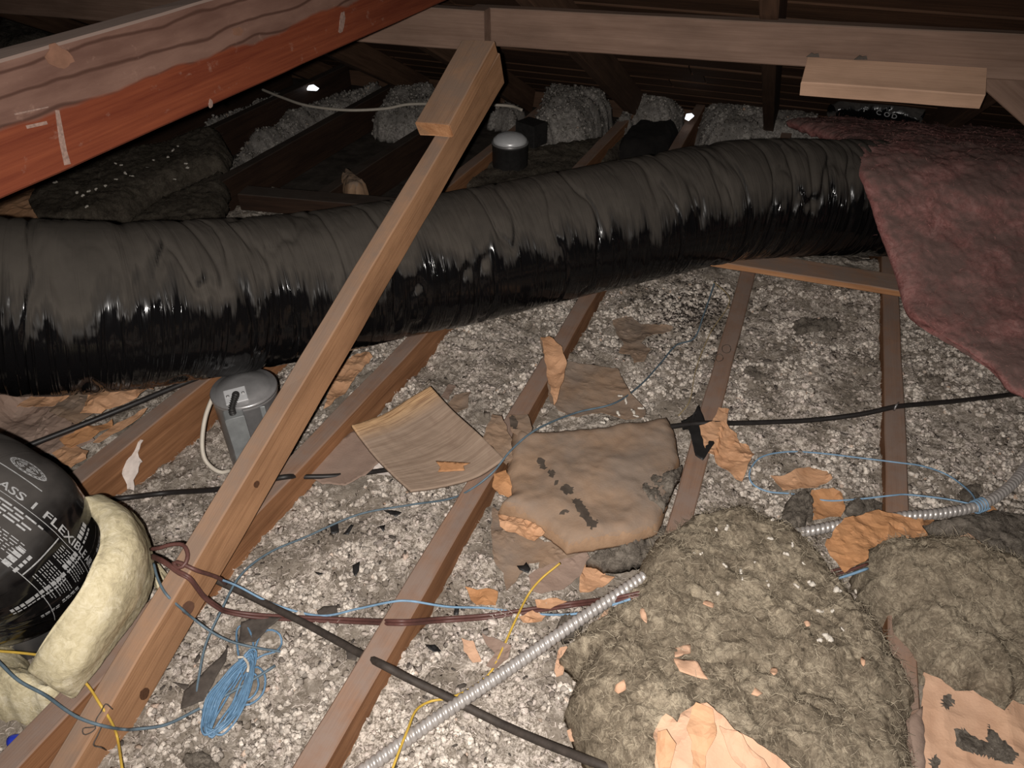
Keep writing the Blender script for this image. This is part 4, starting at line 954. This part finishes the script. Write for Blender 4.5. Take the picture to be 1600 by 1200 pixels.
for s_ in (-1, 1): lathe('rivet', [(.0035, 0), (.0035, .002), (.001, .003)], tp+sd*.016*s_+np.array((0, 0, .100)), STEEL, 10, CAN)
# flexible coil link from the cap to the junction box
bxp = np.array((cc[0], cc[1], 0))+fd*.076-sd*.034
hp = [tp+np.array((0, 0, .100)), tp+fd*.02+np.array((0, 0, .112)), bxp+np.array((0, 0, .096)), bxp+np.array((0, 0, .070))]
C_, L_ = cr(hp, 90); Rw = .0065*(1-.22*np.cos(np.arange(90)*2*math.pi/5)); V, fs_ = tubeVF(C_, Rw, 12); setparent(mesh('flexible_coil_link', V, fs_, DARKMET), CAN)
JB = box('junction_box', bxp+np.array((0, 0, .025)), .032, .040, .115, STEELD, ang, CAN, .002)
low = bxp+fd*.006-sd*.002
JB2 = box('junction_box', low+np.array((0, 0, -.072)), .040, .043, .075, STEELD, ang, CAN, .002)
def knockout(c, r, par): setparent(lathe('knockout', [(r, 0), (r, .0012), (r*.86, .0018), (r*.8, .0008), (.001, .0008)], c, STEEL, 22, None, axis=fd), par)
knockout(low+fd*.020+np.array((0, 0, -.060)), .012, JB2); knockout(low+fd*.020+np.array((0, 0, -.096)), .012, JB2)
for k in range(3): setparent(lathe('rivet', [(.0025, 0), (.0025, .0012), (.001, .0018)], low+fd*.0205+sd*.012*(k-1)+np.array((0, 0, -.040)), STEEL, 8, None, axis=fd), JB2)
box('hanger_strap', np.array((cc[0], cc[1], 0))+fd*.0735+sd*.026+np.array((0, 0, -.02)), .002, .010, .20, STEELD, ang, CAN)
c2 = P(797, 222, .05); CAN2 = can_light(c2, .072, .05, -.13, 'far recessed can light with a shiny domed cap behind the duct', False)
fd2 = np.array((.35, .93, 0)); box('junction_box', np.array((c2[0], c2[1], .055))+fd2*.13, .08, .10, .09, DARKMET, math.atan2(.93, .35), CAN2, .003)

# ------------------------------------------------------------------ cables, wires, conduit
def OB(px, py, off=.004):
    mid = 704-.606*(py-220); p, n = onbrace(px, py, 'top' if px < mid else 'side'); p = p+n*off; return p
def wire(name, pts, r, m, label, cat='wire', k=8, group=None, lift=0.0):
    pp = []
    for p in pts:
        pp.append(OB(p[0], p[1], r+.002) if len(p) == 3 and p[2] == 'b' else P(p[0], p[1], p[2]) if len(p) == 3 else S(p[0], p[1], r+.009+lift))
    pp = np.array(pp)
    if len(pp) > 4:   # a stiff wire bridges the hollows: ease the heights
        z = pp[:, 2].copy()
        for _ in range(1): z[1:-1] = np.maximum(z[1:-1], .5*(z[:-2]+z[2:]))
        pp = np.array([q_ if len(a) == 3 else P(a[0], a[1], zz) for a, zz, q_ in zip(pts, z, pp)])
    return tag(tube(name, pp, r, m, k=k, step=.007), label, cat, group)
wire('cable', [(40, 698, .02), (120, 667, .02), (200, 635, .022), (262, 609, .02), (340, 578, .02), (420, 552, .02)], .0065, CABLEB, 'black cable rising behind the printed duct elbow to the large duct', 'cable')
wire('cable', [(150, 782, -.05), (195, 778, -.045), (262, 770), (345, 764), (440, 746, .008), (470, 745, -.03), (520, 744), (570, 739), (612, 733), (680, 725, -.02)], .0058, CABLEB, 'black cable passing behind the brace into the shake', 'cable')
wire('cable', [(310, 893, -.03), (345, 910, -.045), (400, 936), (480, 976), (560, 1020), (600, 1040, .010), (640, 1061, -.012), (700, 1090), (780, 1130), (860, 1165), (945, 1198), (1010, 1225)], .0068, CABLEG, 'thick dusty black cable crossing the near joist to the bottom edge', 'cable')
wire('cable', [(1040, 668, .012), (1085, 662, .009), (1120, 661, .009), (1160, 661), (1260, 657), (1340, 648), (1392, 637, .009), (1412, 634, .009), (1500, 626), (1600, 614), (1720, 598)], .0058, CABLEB, 'black cable crossing the two right-hand joists', 'cable')
setparent(tube('cable_staple', [P(1397, 641, .002), P(1400, 634, .018), P(1404, 629, .002)], .0022, STEEL), [x for x in bpy.data.objects if x.get('label', '') == 'black cable crossing the two right-hand joists'][0])
wire('cable', [(410, 140, .03), (440, 152, .03), (480, 165, .03), (540, 172, .03), (600, 170, .03), (640, 163, .05), (700, 163, .06), (790, 165, .06), (816, 172, .06)], .0065, CABLEW, 'pale cable strung along the eave behind the brace', 'cable')
wire('cable', [(352, 594, .085), (337, 612, .07), (322, 648, .03), (316, 685, -.01), (318, 712, -.04), (328, 728, -.06), (345, 738, -.07), (360, 735, -.08)], .0050, CABLEW, 'cream cable looping down beside the can light', 'cable')
# twin brown cord (two strands)
cordA = [(236, 858, .10), (250, 856, .11), (268, 853, 'b'), (288, 853, 'b'), (296, 868, 'b'), (291, 884, 'b'), (280, 889, 'b'), (274, 880, 'b'), (286, 882, 'b'), (304, 890, 'b'), (326, 897, 'b'), (340, 903, 'b'), (352, 912, -.02)]
cordB = [(238, 868, .08), (252, 874, .10), (268, 884, 'b'), (280, 893, 'b'), (292, 900, 'b'), (304, 915, 'b'), (316, 930, 'b'), (340, 947, -.01), (356, 954, -.04), (400, 960), (470, 964), (560, 968), (610, 970, .006), (640, 970, .008), (690, 966), (760, 961), (830, 951), (900, 941), (960, 934, .03), (1003, 925, .05)]
wire('lamp_cord', cordA, .0036, CORDB, 'brown cord knotted on the brace edge beside the yellow wrap', 'cord')
cd_ = empty('lamp_cord', tuple(P(500, 966, -.06))); tag(cd_, 'brown twin cord running from the brace over the joist to the conduit', 'cord')
for off in (0, 5):
    pp = [OB(p[0], p[1]+off*.7, .005) if len(p) == 3 and p[2] == 'b' else P(p[0], p[1]+off*(.7 if i < 9 else 1), p[2]) if len(p) == 3 else S(p[0], p[1]+off, .013) for i, p in enumerate(cordB)]
    tube('cord_strand', pp, .0032, CORDB, cd_, k=8)
# blue wires
wire('wire', [(1117, 440, .0), (1100, 490), (1085, 528), (1056, 540), (1030, 570), (1000, 602, -.02), (960, 630, .010), (900, 645, .014), (840, 670, .05), (800, 702, .05), (770, 738, .035), (735, 765, .008), (700, 780), (640, 789), (560, 804), (480, 838), (420, 864), (375, 900, -.03), (345, 955, -.03), (322, 1005), (312, 1050), (308, 1085), (318, 1112)], .0022, BLUED, 'long slate-blue wire winding from the board past the shake to the coil')
wire('wire', [(240, 880, .08), (247, 905, .085), (262, 930, 'b'), (282, 951, 'b'), (300, 966, 'b'), (330, 987, -.02), (360, 1002), (400, 1012), (438, 1018)], .0022, BLUED, 'slate-blue wire crossing the brace from the yellow wrap to the coil')
wire('wire', [(308, 893, 'b'), (322, 897, 'b'), (336, 902, 'b'), (372, 916), (430, 945), (500, 962), (560, 951), (608, 941, .004), (640, 939, .005), (700, 948), (760, 950), (820, 958), (890, 960), (950, 947, .02), (985, 936, .05)], .0021, BLUEW, 'light blue wire lying above the brown twin cord')
wire('wire', [(-20, 1015, .04), (0, 1036, .04), (30, 1064, .03), (70, 1086, .015), (108, 1113, .015), (135, 1126, 'b'), (160, 1133, 'b'), (190, 1138, 'b'), (215, 1139, -.03), (260, 1132), (310, 1108), (350, 1088), (395, 1062), (430, 1040)], .0025, BLUED, 'grey-blue wire from the bottom left corner over the brace foot')
wire('wire', [(1528, 790, .035), (1515, 768), (1480, 742), (1440, 728, .004), (1405, 723, .004), (1340, 715), (1280, 708), (1230, 706), (1190, 714), (1172, 735), (1175, 755), (1200, 768), (1240, 772), (1290, 782), (1340, 780), (1395, 774, .006), (1420, 773, .005), (1480, 780), (1528, 790, .035)], .0018, BLUEW, 'light blue wire making a long loop from the right conduit')
o = wire('wire', [(1115, 440, .02), (1140, 470, .004), (1110, 520), (1088, 575), (1078, 625), (1060, 650)], .0012, STRAW, 'thin straw-coloured fibre along the ring-stained joist', 'fibre')
wire('wire', [(875, 880, .012), (845, 905), (825, 930), (805, 970), (787, 1010), (770, 1045, -.045), (755, 1062, -.05), (728, 1080, -.05), (700, 1091, -.04), (672, 1096), (650, 1110), (637, 1140, -.012), (622, 1178, -.004), (608, 1215, -.004)], .0021, YELW, 'yellow wire curling under and over the metal conduit')
wire('wire', [(-20, 1016, .055), (40, 1021, .05), (82, 1028, .05), (112, 1046, .035), (138, 1072, .02), (158, 1100, 'b'), (170, 1125, 'b'), (180, 1150, 'b'), (190, 1195, -.03), (196, 1235, -.04)], .0021, YELW, 'yellow wire over the yellow wrap and the brace foot')
for i, (l, m_) in enumerate((('upper', CORDB), ('middle', CORDB), ('lower', BLUEW))):
    wire('wire', [(1296, 893+7*i, .03), (1322, 886+7*i, .03), (1356, 874+7*i, .03)], .0026, m_, '%s of three short wires showing between the two big batts' % l, group='wires between batts')
# squiggle of dark thread on the brace foot
q0 = [onbrace(*p, 'top' if p[0] < 160 else 'side')[0] for p in ((176, 1108), (165, 1100), (158, 1112), (150, 1125), (148, 1140), (132, 1148), (130, 1138), (146, 1136), (160, 1130), (152, 1150), (146, 1164), (158, 1168), (166, 1172))]
tag(tube('thread', q0, .0009, FELT, step=.004), 'dark curly thread on the foot of the brace', 'thread')
# blue coil: one long wire wound into flat loops
a = S(332, 1150, .006); b = S(402, 1022, .006); ax_ = (b-a); ax_[2] = 0; Lc = np.linalg.norm(ax_); e1 = ax_/Lc; e2 = np.array((-e1[1], e1[0], 0)); pts = []
NL = 15
for i in range(NL):
    rw = .0085+.0016*i*(1 if i % 2 else .8); sx = RNG.normal(0, .003); sy = RNG.normal(0, .0025); e0 = RNG.uniform(0, .022)
    for k in range(14):
        t = 2*math.pi*k/14; u = .5-.5*math.cos(t); wv_ = math.sin(t)
        pinch = 1-.45*np.clip((u-.35)/.65, 0, 1)
        pts.append(a+e1*((u*(Lc-e0))+sx-.005*(i/NL))+e2*(wv_*rw*pinch*1.15+sy)+np.array((0, 0, .004+.010*RNG.random()+.0006*i)))
EXCL.append([S(x_, y_)[:2] for x_, y_ in ((312, 1150), (335, 1172), (365, 1130), (388, 1105), (416, 1090), (418, 1050), (445, 1010), (438, 982), (370, 970), (362, 1040), (330, 1100))])
root = empty('wire_coil', tuple(S(360, 1090))); tag(root, 'coiled bundle of bright blue wire on the pale fill', 'wire coil')
tube('coil_windings', pts, .0019, BLUEC, root, k=6, step=.005)
tube('loose_loop', [S(x, y, .012) for x, y in ((380, 1062), (372, 1020), (370, 985), (382, 976), (392, 990), (396, 1010), (392, 1032))], .0019, BLUEC, root, k=6)
tube('loose_loop', [S(x, y, .012) for x, y in ((398, 1015), (406, 994), (420, 984), (436, 990), (440, 1006), (430, 1018), (410, 1024), (392, 1036))], .0019, BLUEC, root, k=6)
tube('loose_loop', [S(x, y, .010) for x, y in ((388, 1048), (402, 1042), (414, 1056), (412, 1080), (400, 1095), (384, 1102), (376, 1096))], .0019, BLUEC, root, k=6)
tube('loose_loop', [S(x, y, .012) for x, y in ((386, 1052), (398, 1052), (404, 1070), (396, 1088), (382, 1096))], .0019, BLUEC, root, k=6)
tube('tie', [S(x, y, .022) for x, y in ((371, 1027), (380, 1027), (388, 1038), (387, 1050))], .0024, CABLEW, root, k=6)
tag(lathe('wire_connector', [(.010, 0), (.0105, .006), (.0085, .014), (.006, .026), (.003, .028)], S(16, 1160, .012), BLUEN, 14, axis=(.75, .55, .15)), 'bright blue plastic wire connector in the bottom left corner', 'wire connector')

def conduit(name, pts, R, label):
    _, L = cr(pts, 10); n = int(L/.00125); C, L = cr(pts, n); s = np.linspace(0, L, n)
    k = 18; th = np.linspace(0, 2*math.pi, k, endpoint=False); ph = (s[:, None]/.0098+th[None]/(2*math.pi)) % 1
    Rr = R*(1-.17*np.exp(-((ph-.5)/.16)**2)+.03*np.cos(2*math.pi*ph))
    V, fs_ = tubeVF(C, Rr, k); return tag(mesh(name, V, fs_, CONDUIT), label, 'conduit')
conduit('flexible_conduit', [P(*p) for p in ((500, 1250, -.035), (575, 1199, -.030), (640, 1152, -.026), (700, 1110, -.020), (800, 1042, -.004), (900, 972, .018), (960, 932, .030), (1006, 901, .034))], .0108, 'spiral metal conduit running from the bottom edge up to the big olive batt')
conduit('flexible_conduit', [P(*p) for p in ((1205, 838, .010), (1262, 830, .022), (1320, 819, .026), (1372, 814, .022), (1410, 807, .030), (1470, 802, .034), (1530, 790, .036), (1572, 765, .035), (1602, 731, .030), (1650, 660, .0))], .0100, 'spiral metal conduit curving to the right edge behind the right-hand batts')
for i in range(4):
    pass
# wire turns tying the blue loop to the right conduit
cw = P(1530, 790, .036); ts_ = np.linspace(0, 8*math.pi, 90); dirc = P(1545, 783, .036)-P(1515, 795, .036); dirc /= np.linalg.norm(dirc); n1 = np.cross(dirc, [0, 0, 1]); n1 /= np.linalg.norm(n1); n2 = np.cross(n1, dirc)
hx = [cw+dirc*(t/(8*math.pi)-.5)*.03+.0125*(math.cos(t)*n1+math.sin(t)*n2) for t in ts_]
tag(tube('wire_binding', hx, .0016, BLUEW, k=6, step=.003), 'light blue wire wound round the right-hand conduit', 'wire')

# second piece of yellow wool on the floor, lower left
batt('fibreglass_piece', [(-60, 985), (0, 998), (30, 1015), (46, 1040), (70, 1052), (118, 1090), (92, 1108), (40, 1112), (-10, 1112), (-60, 1100)], -.06, .085, .05, .02, YELL, res=.006, label='yellow fibreglass piece on the fill at the lower left edge below the collar', key='Y')
batt('fibreglass_piece', [(236, 888), (248, 880), (262, 890), (258, 905), (244, 912)], -.06, .06, .02, .01, YELL, res=.005, label='small yellow fibreglass tuft between the wrap and the brace', cat='insulation scrap')

# ------------------------------------------------------------------ far details: black bag-like duct with print, daylight gaps
bg = [PD(*p) for p in ((1300, 178, 2.95), (1340, 170, 2.95), (1390, 172, 2.9), (1440, 186, 2.85))]
V, q, uv, C9, N9, B9, s9 = duct_sweep(bg, lambda s: .060-.02*np.abs(s/s[-1]-.5)*2, 60, 40, lambda a, b, c: 0, .006, 2.0)
o = mesh('flexible_duct', V.reshape(-1, 3), q, FILM2, uv=uv); tag(o, 'small black printed duct end behind the top of the pink batt', 'duct')
rr = []
for (px, py, tx, sz) in ((1348, 174, 'F', .035), (1368, 178, 'C', .030), (1380, 181, 'O', .030), (1392, 184, 'D', .030)):
    V2, T2 = text2d(tx, sz); c = PD(px, py, 2.80)
    Vt = c+V2[:, :1]*(RT*.95-UP*.25)+V2[:, 1:]*(UP*.8+RT*.25); setparent(mesh('lettering', Vt, T2, PRINT, smooth=False), o)
dm, dnt, db = M('daylight'); db.inputs['Emission Color'].default_value = (.9, .95, 1, 1); db.inputs['Emission Strength'].default_value = 2.0; db.inputs['Base Color'].default_value = (.8, .8, .8, 1)
for pts, Y, lab in (([(478, 141), (482, 134), (488, 133), (497, 139), (494, 142)], 3.25, 'bright spot of daylight at the left eave'), ([(1070, 186), (1072, 179), (1080, 178), (1084, 182), (1076, 189)], 3.30, 'bright spot of daylight at the eave between two fill heaps')):
    c = np.array([PY(a_, b_, Y) for a_, b_ in pts]); c2_ = c+np.array((0, .01, 0)); n = len(c)
    tag(mesh('daylight_gap', np.vstack([c, c2_]), [np.array([range(n)]), np.array([range(2*n-1, n-1, -1)]), np.array([(i, i+n, (i+1) % n+n, (i+1) % n) for i in range(n)])], dm, smooth=False), lab, 'daylight gap')

# ------------------------------------------------------------------ crumbs
def ico():
    t = (1+5**.5)/2; v = np.array([(-1,t,0),(1,t,0),(-1,-t,0),(1,-t,0),(0,-1,t),(0,1,t),(0,-1,-t),(0,1,-t),(t,0,-1),(t,0,1),(-t,0,-1),(-t,0,1)], float); v /= np.linalg.norm(v[0])
    f = np.array([(0,11,5),(0,5,1),(0,1,7),(0,7,10),(0,10,11),(1,5,9),(5,11,4),(11,10,2),(10,7,6),(7,1,8),(3,9,4),(3,4,2),(3,2,6),(3,6,8),(3,8,9),(4,9,5),(2,4,11),(6,2,10),(8,6,7),(9,8,1)], np.int32); return v, f
IV, IF = ico()
crumb_me = []
for k in range(5):
    v = np.vstack([IV*(1+RNG.normal(0, .22, (12, 1)))*np.array((1, .75, .55))+np.array((0, 0, 0)), IV*(.6+RNG.normal(0, .15, (12, 1)))+np.array((.9, .3, 0))]); f = np.vstack([IF, IF+12])
    o = mesh('crumb', v, f, CRUMB); crumb_me.append(o.data); bpy.data.objects.remove(o)
def crumb(p, r, label, group):
    o = bpy.data.objects.new('crumb', random.choice(crumb_me)); COL.objects.link(o); o.location = p; o.scale = (r*random.uniform(.7, 1.4), r*random.uniform(.7, 1.3), r*random.uniform(.6, 1.1)); o.rotation_euler = (random.uniform(-.4, .4), random.uniform(-.4, .4), random.uniform(0, 6.28))
    tag(o, label, 'crumb', group)
for px, py, r in ((1165, 798, 6), (1208, 812, 4), (1135, 826, 5), (1120, 828, 4), (1095, 865, 4), (1085, 864, 3), (1157, 892, 6), (1132, 882, 5), (1122, 926, 5), (1200, 913, 5), (1243, 914, 5), (1268, 913, 8), (1307, 922, 8), (1338, 924, 5), (1368, 945, 6), (1280, 955, 6), (1300, 955, 4), (1295, 998, 7), (1282, 1000, 5), (1205, 842, 5), (1238, 852, 5), (1230, 866, 6), (1255, 880, 3), (1160, 905, 3), (1180, 878, 3), (1063, 812, 3), (1316, 982, 3), (1015, 795, 2)):
    if py < 800: continue
    crumb(onb(px, py, 'A', .003), r*.0010, 'white crumb on the upper part of the big olive batt', 'white crumbs on the big batt')
for px, py, r in ((978, 625, 5), (968, 618, 4), (995, 650, 4), (1000, 638, 5), (990, 644, 6), (966, 645, 4), (940, 660, 5), (948, 655, 4)):
    crumb(P(px, py, .005), r*.0013, 'white fill crumb on the kraft sheet crossed by the blue wire', 'crumbs on the kraft sheet')
for px, py in ((180, 255), (190, 258), (240, 250), (262, 245), (270, 235), (278, 228), (290, 255), (293, 262), (165, 290), (150, 295), (130, 305), (140, 298), (120, 300), (207, 275), (180, 280), (272, 280), (230, 262), (85, 285), (136, 322), (195, 270)):
    crumb(onb(px, py, 'D', .004), .007, 'pale crumb on the dark batt below the red beam', 'crumbs on the dark batt')
# rodent droppings: countless dark grains
n = 900; px = RNG.normal(1075, 42, n); py = RNG.normal(490, 24, n); Vs, Fs = [], []; k = 0
for a_, b_ in zip(px, py):
    p = P(a_, b_, -.06)
    if onjoist(p[0], p[1], .004) or p[1] > 2.2: continue
    z = float(gz(p[0], p[1])); r = RNG.uniform(.0012, .0026); t = RNG.uniform(0, math.pi); v = IV*np.array((r*2.6, r, r)); c_, s_ = math.cos(t), math.sin(t)
    Vs.append(np.stack([v[:, 0]*c_-v[:, 1]*s_, v[:, 0]*s_+v[:, 1]*c_, v[:, 2]], 1)+np.array((p[0], p[1], z+.006))); Fs.append(IF+k); k += 12
tag(mesh('rodent_droppings', np.vstack(Vs), np.vstack(Fs), plain('dropping', (.035, .027, .022), .9, .3)), 'scatter of dark rodent droppings on the fill below the duct', 'droppings', kind='stuff')
# dark flecks everywhere on the fill
n = 1500; x = RNG.uniform(-1.2, .9, n); y = RNG.uniform(.2, 2.1, n); ok = ~onjoist(x, y, .005); x, y = x[ok], y[ok]; ex = np.zeros(len(x), bool)
for pl in EXCL: ex |= inpoly(x, y, pl)
x, y = x[~ex], y[~ex]; z = gz(x, y); Vs, Fs = [], []
for i in range(len(x)):
    r = RNG.uniform(.0012, .0032)*(2 if RNG.random() < .06 else 1); t = RNG.uniform(0, math.pi); v = IV*np.array((r*2.2, r, r*.6)); c_, s_ = math.cos(t), math.sin(t)
    Vs.append(np.stack([v[:, 0]*c_-v[:, 1]*s_, v[:, 0]*s_+v[:, 1]*c_, v[:, 2]], 1)+np.array((x[i], y[i], z[i]+.008))); Fs.append(IF+12*i)
tag(mesh('dark_flecks', np.vstack(Vs), np.vstack(Fs), FELT), 'dark flecks of dirt sprinkled over the loose fill', 'dirt', kind='stuff')

# ------------------------------------------------------------------ clumps of the loose fill
def clumps(name, n, x0, x1, y0, y1, rlo, rhi, m, label, zf=gz, heaps=None):
    x = RNG.uniform(x0, x1, n); y = RNG.uniform(y0, y1, n)
    dn = fbm(xyz(x, y, 2), 6, 3); keep = RNG.random(n) < np.clip(.62+1.1*dn, .12, 1); keep &= ~onjoist(x, y, .002)
    x, y = x[keep], y[keep]; ex = np.zeros(len(x), bool)
    for pl in EXCL:
        ex |= inpoly(x, y, pl)
    x, y = x[~ex], y[~ex]; z = zf(x, y); n = len(x)
    r = rlo*(rhi/rlo)**(RNG.random(n)**1.7)
    v = IV[None]*(1+RNG.normal(0, .42, (n, 12, 1)))*r[:, None, None]*np.stack([RNG.uniform(.8, 1.35, n), RNG.uniform(.8, 1.2, n), RNG.uniform(.55, .9, n)], 1)[:, None]
    a = RNG.uniform(0, 6.28, n); c_, s_ = np.cos(a)[:, None], np.sin(a)[:, None]
    v = np.stack([v[..., 0]*c_-v[..., 1]*s_, v[..., 0]*s_+v[..., 1]*c_, v[..., 2]], -1)
    v = v+np.stack([x, y, z+r*.35], 1)[:, None]
    f = IF[None]+(np.arange(n)*12)[:, None, None]
    return tag(mesh(name, v.reshape(-1, 3), f.reshape(-1, 3), m), label, 'insulation', kind='stuff')
clumps('loose_fill_clumps', 70000, -1.3, 1.0, .12, 2.15, .0016, .0068, LUMP, 'cream clumps of loose-fill insulation lying over the bays between the joists')

# ------------------------------------------------------------------ loose fibres standing off the wool surfaces
def fibres(V, n, ln, wd, m, parent=None, seed=0, up=.25, name='fibres', vis=None):
    idx = RNG.integers(0, len(V), n); p = V[idx]+RNG.normal(0, .003, (n, 3))*np.array((1, 1, .2))
    a = RNG.uniform(0, 6.28, n); d0 = np.stack([np.cos(a), np.sin(a), RNG.normal(up*.4, up, n)], 1); b = a+RNG.normal(0, 1.0, n)
    d1 = np.stack([np.cos(b), np.sin(b), RNG.normal(0, up, n)], 1); L = RNG.uniform(ln*.4, ln, n)[:, None]*.5
    q0 = p+np.array((0, 0, .0012)); q1 = q0+d0*L; q2 = q1+d1*L; w_ = RNG.uniform(wd*.5, wd, n)[:, None]
    sN = np.stack([-np.sin(a), np.cos(a), RNG.normal(0, .5, n)], 1)*w_*.5
    VV = np.stack([q0-sN, q0+sN, q1-sN, q1+sN, q2-sN*.4, q2+sN*.4], 1).reshape(-1, 3); k = (np.arange(n)*6)[:, None]
    Fq = np.concatenate([k+np.array([[0, 1, 3, 2]]), k+np.array([[2, 3, 5, 4]])])
    o = mesh(name, VV, Fq, m); o['kind'] = 'stuff'
    if parent: setparent(o, parent)
    return o
def fibre_mat(name, cols):
    m, nt, b = M(name); r = nd(nt, 'ShaderNodeNewGeometry').outputs['Random Per Island']
    nt.links.new(ramp(nt, r, [(i/(len(cols)-1), c) for i, c in enumerate(cols)]), b.inputs['Base Color']); b.inputs['Roughness'].default_value = .9; b.inputs['Specular IOR Level'].default_value = .1; return m
FW_ = fibre_mat('olive_fibre', [(.10, .078, .058), (.24, .20, .145), (.42, .36, .27)])
FWD = fibre_mat('dark_fibre', [(.04, .034, .028), (.08, .068, .052), (.14, .12, .095)])
FWG = fibre_mat('scrap_fibre', [(.06, .05, .042), (.13, .11, .092), (.22, .19, .16)])
FP = fibre_mat('pink_fibre', [(.20, .10, .09), (.40, .17, .155), (.58, .30, .27)])
FY = fibre_mat('yellow_fibre', [(.40, .33, .19), (.60, .51, .30), (.74, .66, .46)])
FC = fibre_mat('cream_fibre', [(.16, .13, .11), (.42, .36, .315), (.70, .62, .56)])
FCD = fibre_mat('grey_fibre', [(.12, .11, .10), (.30, .27, .25), (.50, .46, .42)])
FM = {WOOL: (FW_, 30000, .022), WOOLD: (FWD, 9000, .02), WOOLG: (FWG, 30000, .012), YELL: (FY, 4000, .006), FILLD: (FCD, 9000, .016)}
for o, V, m_ in FIB:
    if m_ in FM:
        fm, dens, ln = FM[m_]; pr = np.array([proj(v)[:2] for v in V[::7]]); ok = (pr[:, 0] > -100) & (pr[:, 0] < 1750) & (pr[:, 1] > -50) & (pr[:, 1] < 1280)
        mn, mx = V.min(0), V.max(0); area = (mx[0]-mn[0])*(mx[1]-mn[1])*.65
        fibres(V, int(min(9000, max(150, area*dens*1.6))), ln, .0007, fm, o)
for o, fm, n, ln_ in ((PB, FP, 9000, .014),):
    me = o.data; V = np.zeros(len(me.vertices)*3, np.float32); me.vertices.foreach_get('co', V); V = V.reshape(-1, 3)[:len(me.vertices)//2]
    fibres(V, n, ln_, .0006, fm, o, up=.4)
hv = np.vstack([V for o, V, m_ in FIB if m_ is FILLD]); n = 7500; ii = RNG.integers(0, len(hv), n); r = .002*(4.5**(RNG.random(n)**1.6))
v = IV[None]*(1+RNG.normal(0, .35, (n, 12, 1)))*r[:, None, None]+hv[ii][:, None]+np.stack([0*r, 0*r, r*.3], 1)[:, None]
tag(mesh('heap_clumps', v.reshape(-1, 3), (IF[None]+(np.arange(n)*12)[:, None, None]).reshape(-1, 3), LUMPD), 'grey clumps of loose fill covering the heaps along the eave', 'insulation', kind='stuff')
n = 120000; x = RNG.uniform(-1.3, 1.0, n); y = RNG.uniform(.12, 2.15, n); ok = ~onjoist(x, y, .004); x, y = x[ok], y[ok]; ex = np.zeros(len(x), bool)
for pl in EXCL: ex |= inpoly(x, y, pl)
x, y = x[~ex], y[~ex]; V = np.stack([x, y, gz(x, y)+.004], 1)
o = fibres(V, 42000, .016, .0011, FC, None, up=.22, name='loose_fill_fibres'); tag(o, 'pale and grey fibres tangled over the loose fill between the joists', 'insulation', kind='stuff')

# brighter popcorn-like tufts sitting in groups on the fill
n = 15000; x = RNG.uniform(-1.25, .95, n); y = RNG.uniform(.14, 2.1, n); dn = fbm(xyz(x, y, 5), 8, 3); ok = (dn > .07) & ~onjoist(x, y, .012); x, y = x[ok], y[ok]; ex = np.zeros(len(x), bool)
for pl in EXCL: ex |= inpoly(x, y, pl)
x, y = x[~ex][:4000], y[~ex][:4000]; z = gz(x, y); n = len(x); m_ = 7; R0 = RNG.uniform(.0035, .0095, n)
off = RNG.normal(0, 1, (n, m_, 3)); off /= np.linalg.norm(off, axis=2)[..., None]; off[..., 2] = np.abs(off[..., 2])*.8; r = R0[:, None]*RNG.uniform(.40, .75, (n, m_))
c = np.stack([x, y, z+.003], 1)[:, None]+off*(R0*.75)[:, None, None]; c = c.reshape(-1, 3); r = r.ravel(); n = len(r)
v = IV[None]*(1+RNG.normal(0, .22, (n, 12, 1)))*r[:, None, None]+c[:, None]
tag(mesh('loose_fill_tufts', v.reshape(-1, 3), (IF[None]+(np.arange(n)*12)[:, None, None]).reshape(-1, 3), LUMPW), 'bright popcorn-like tufts grouped on the loose fill', 'insulation', kind='stuff')
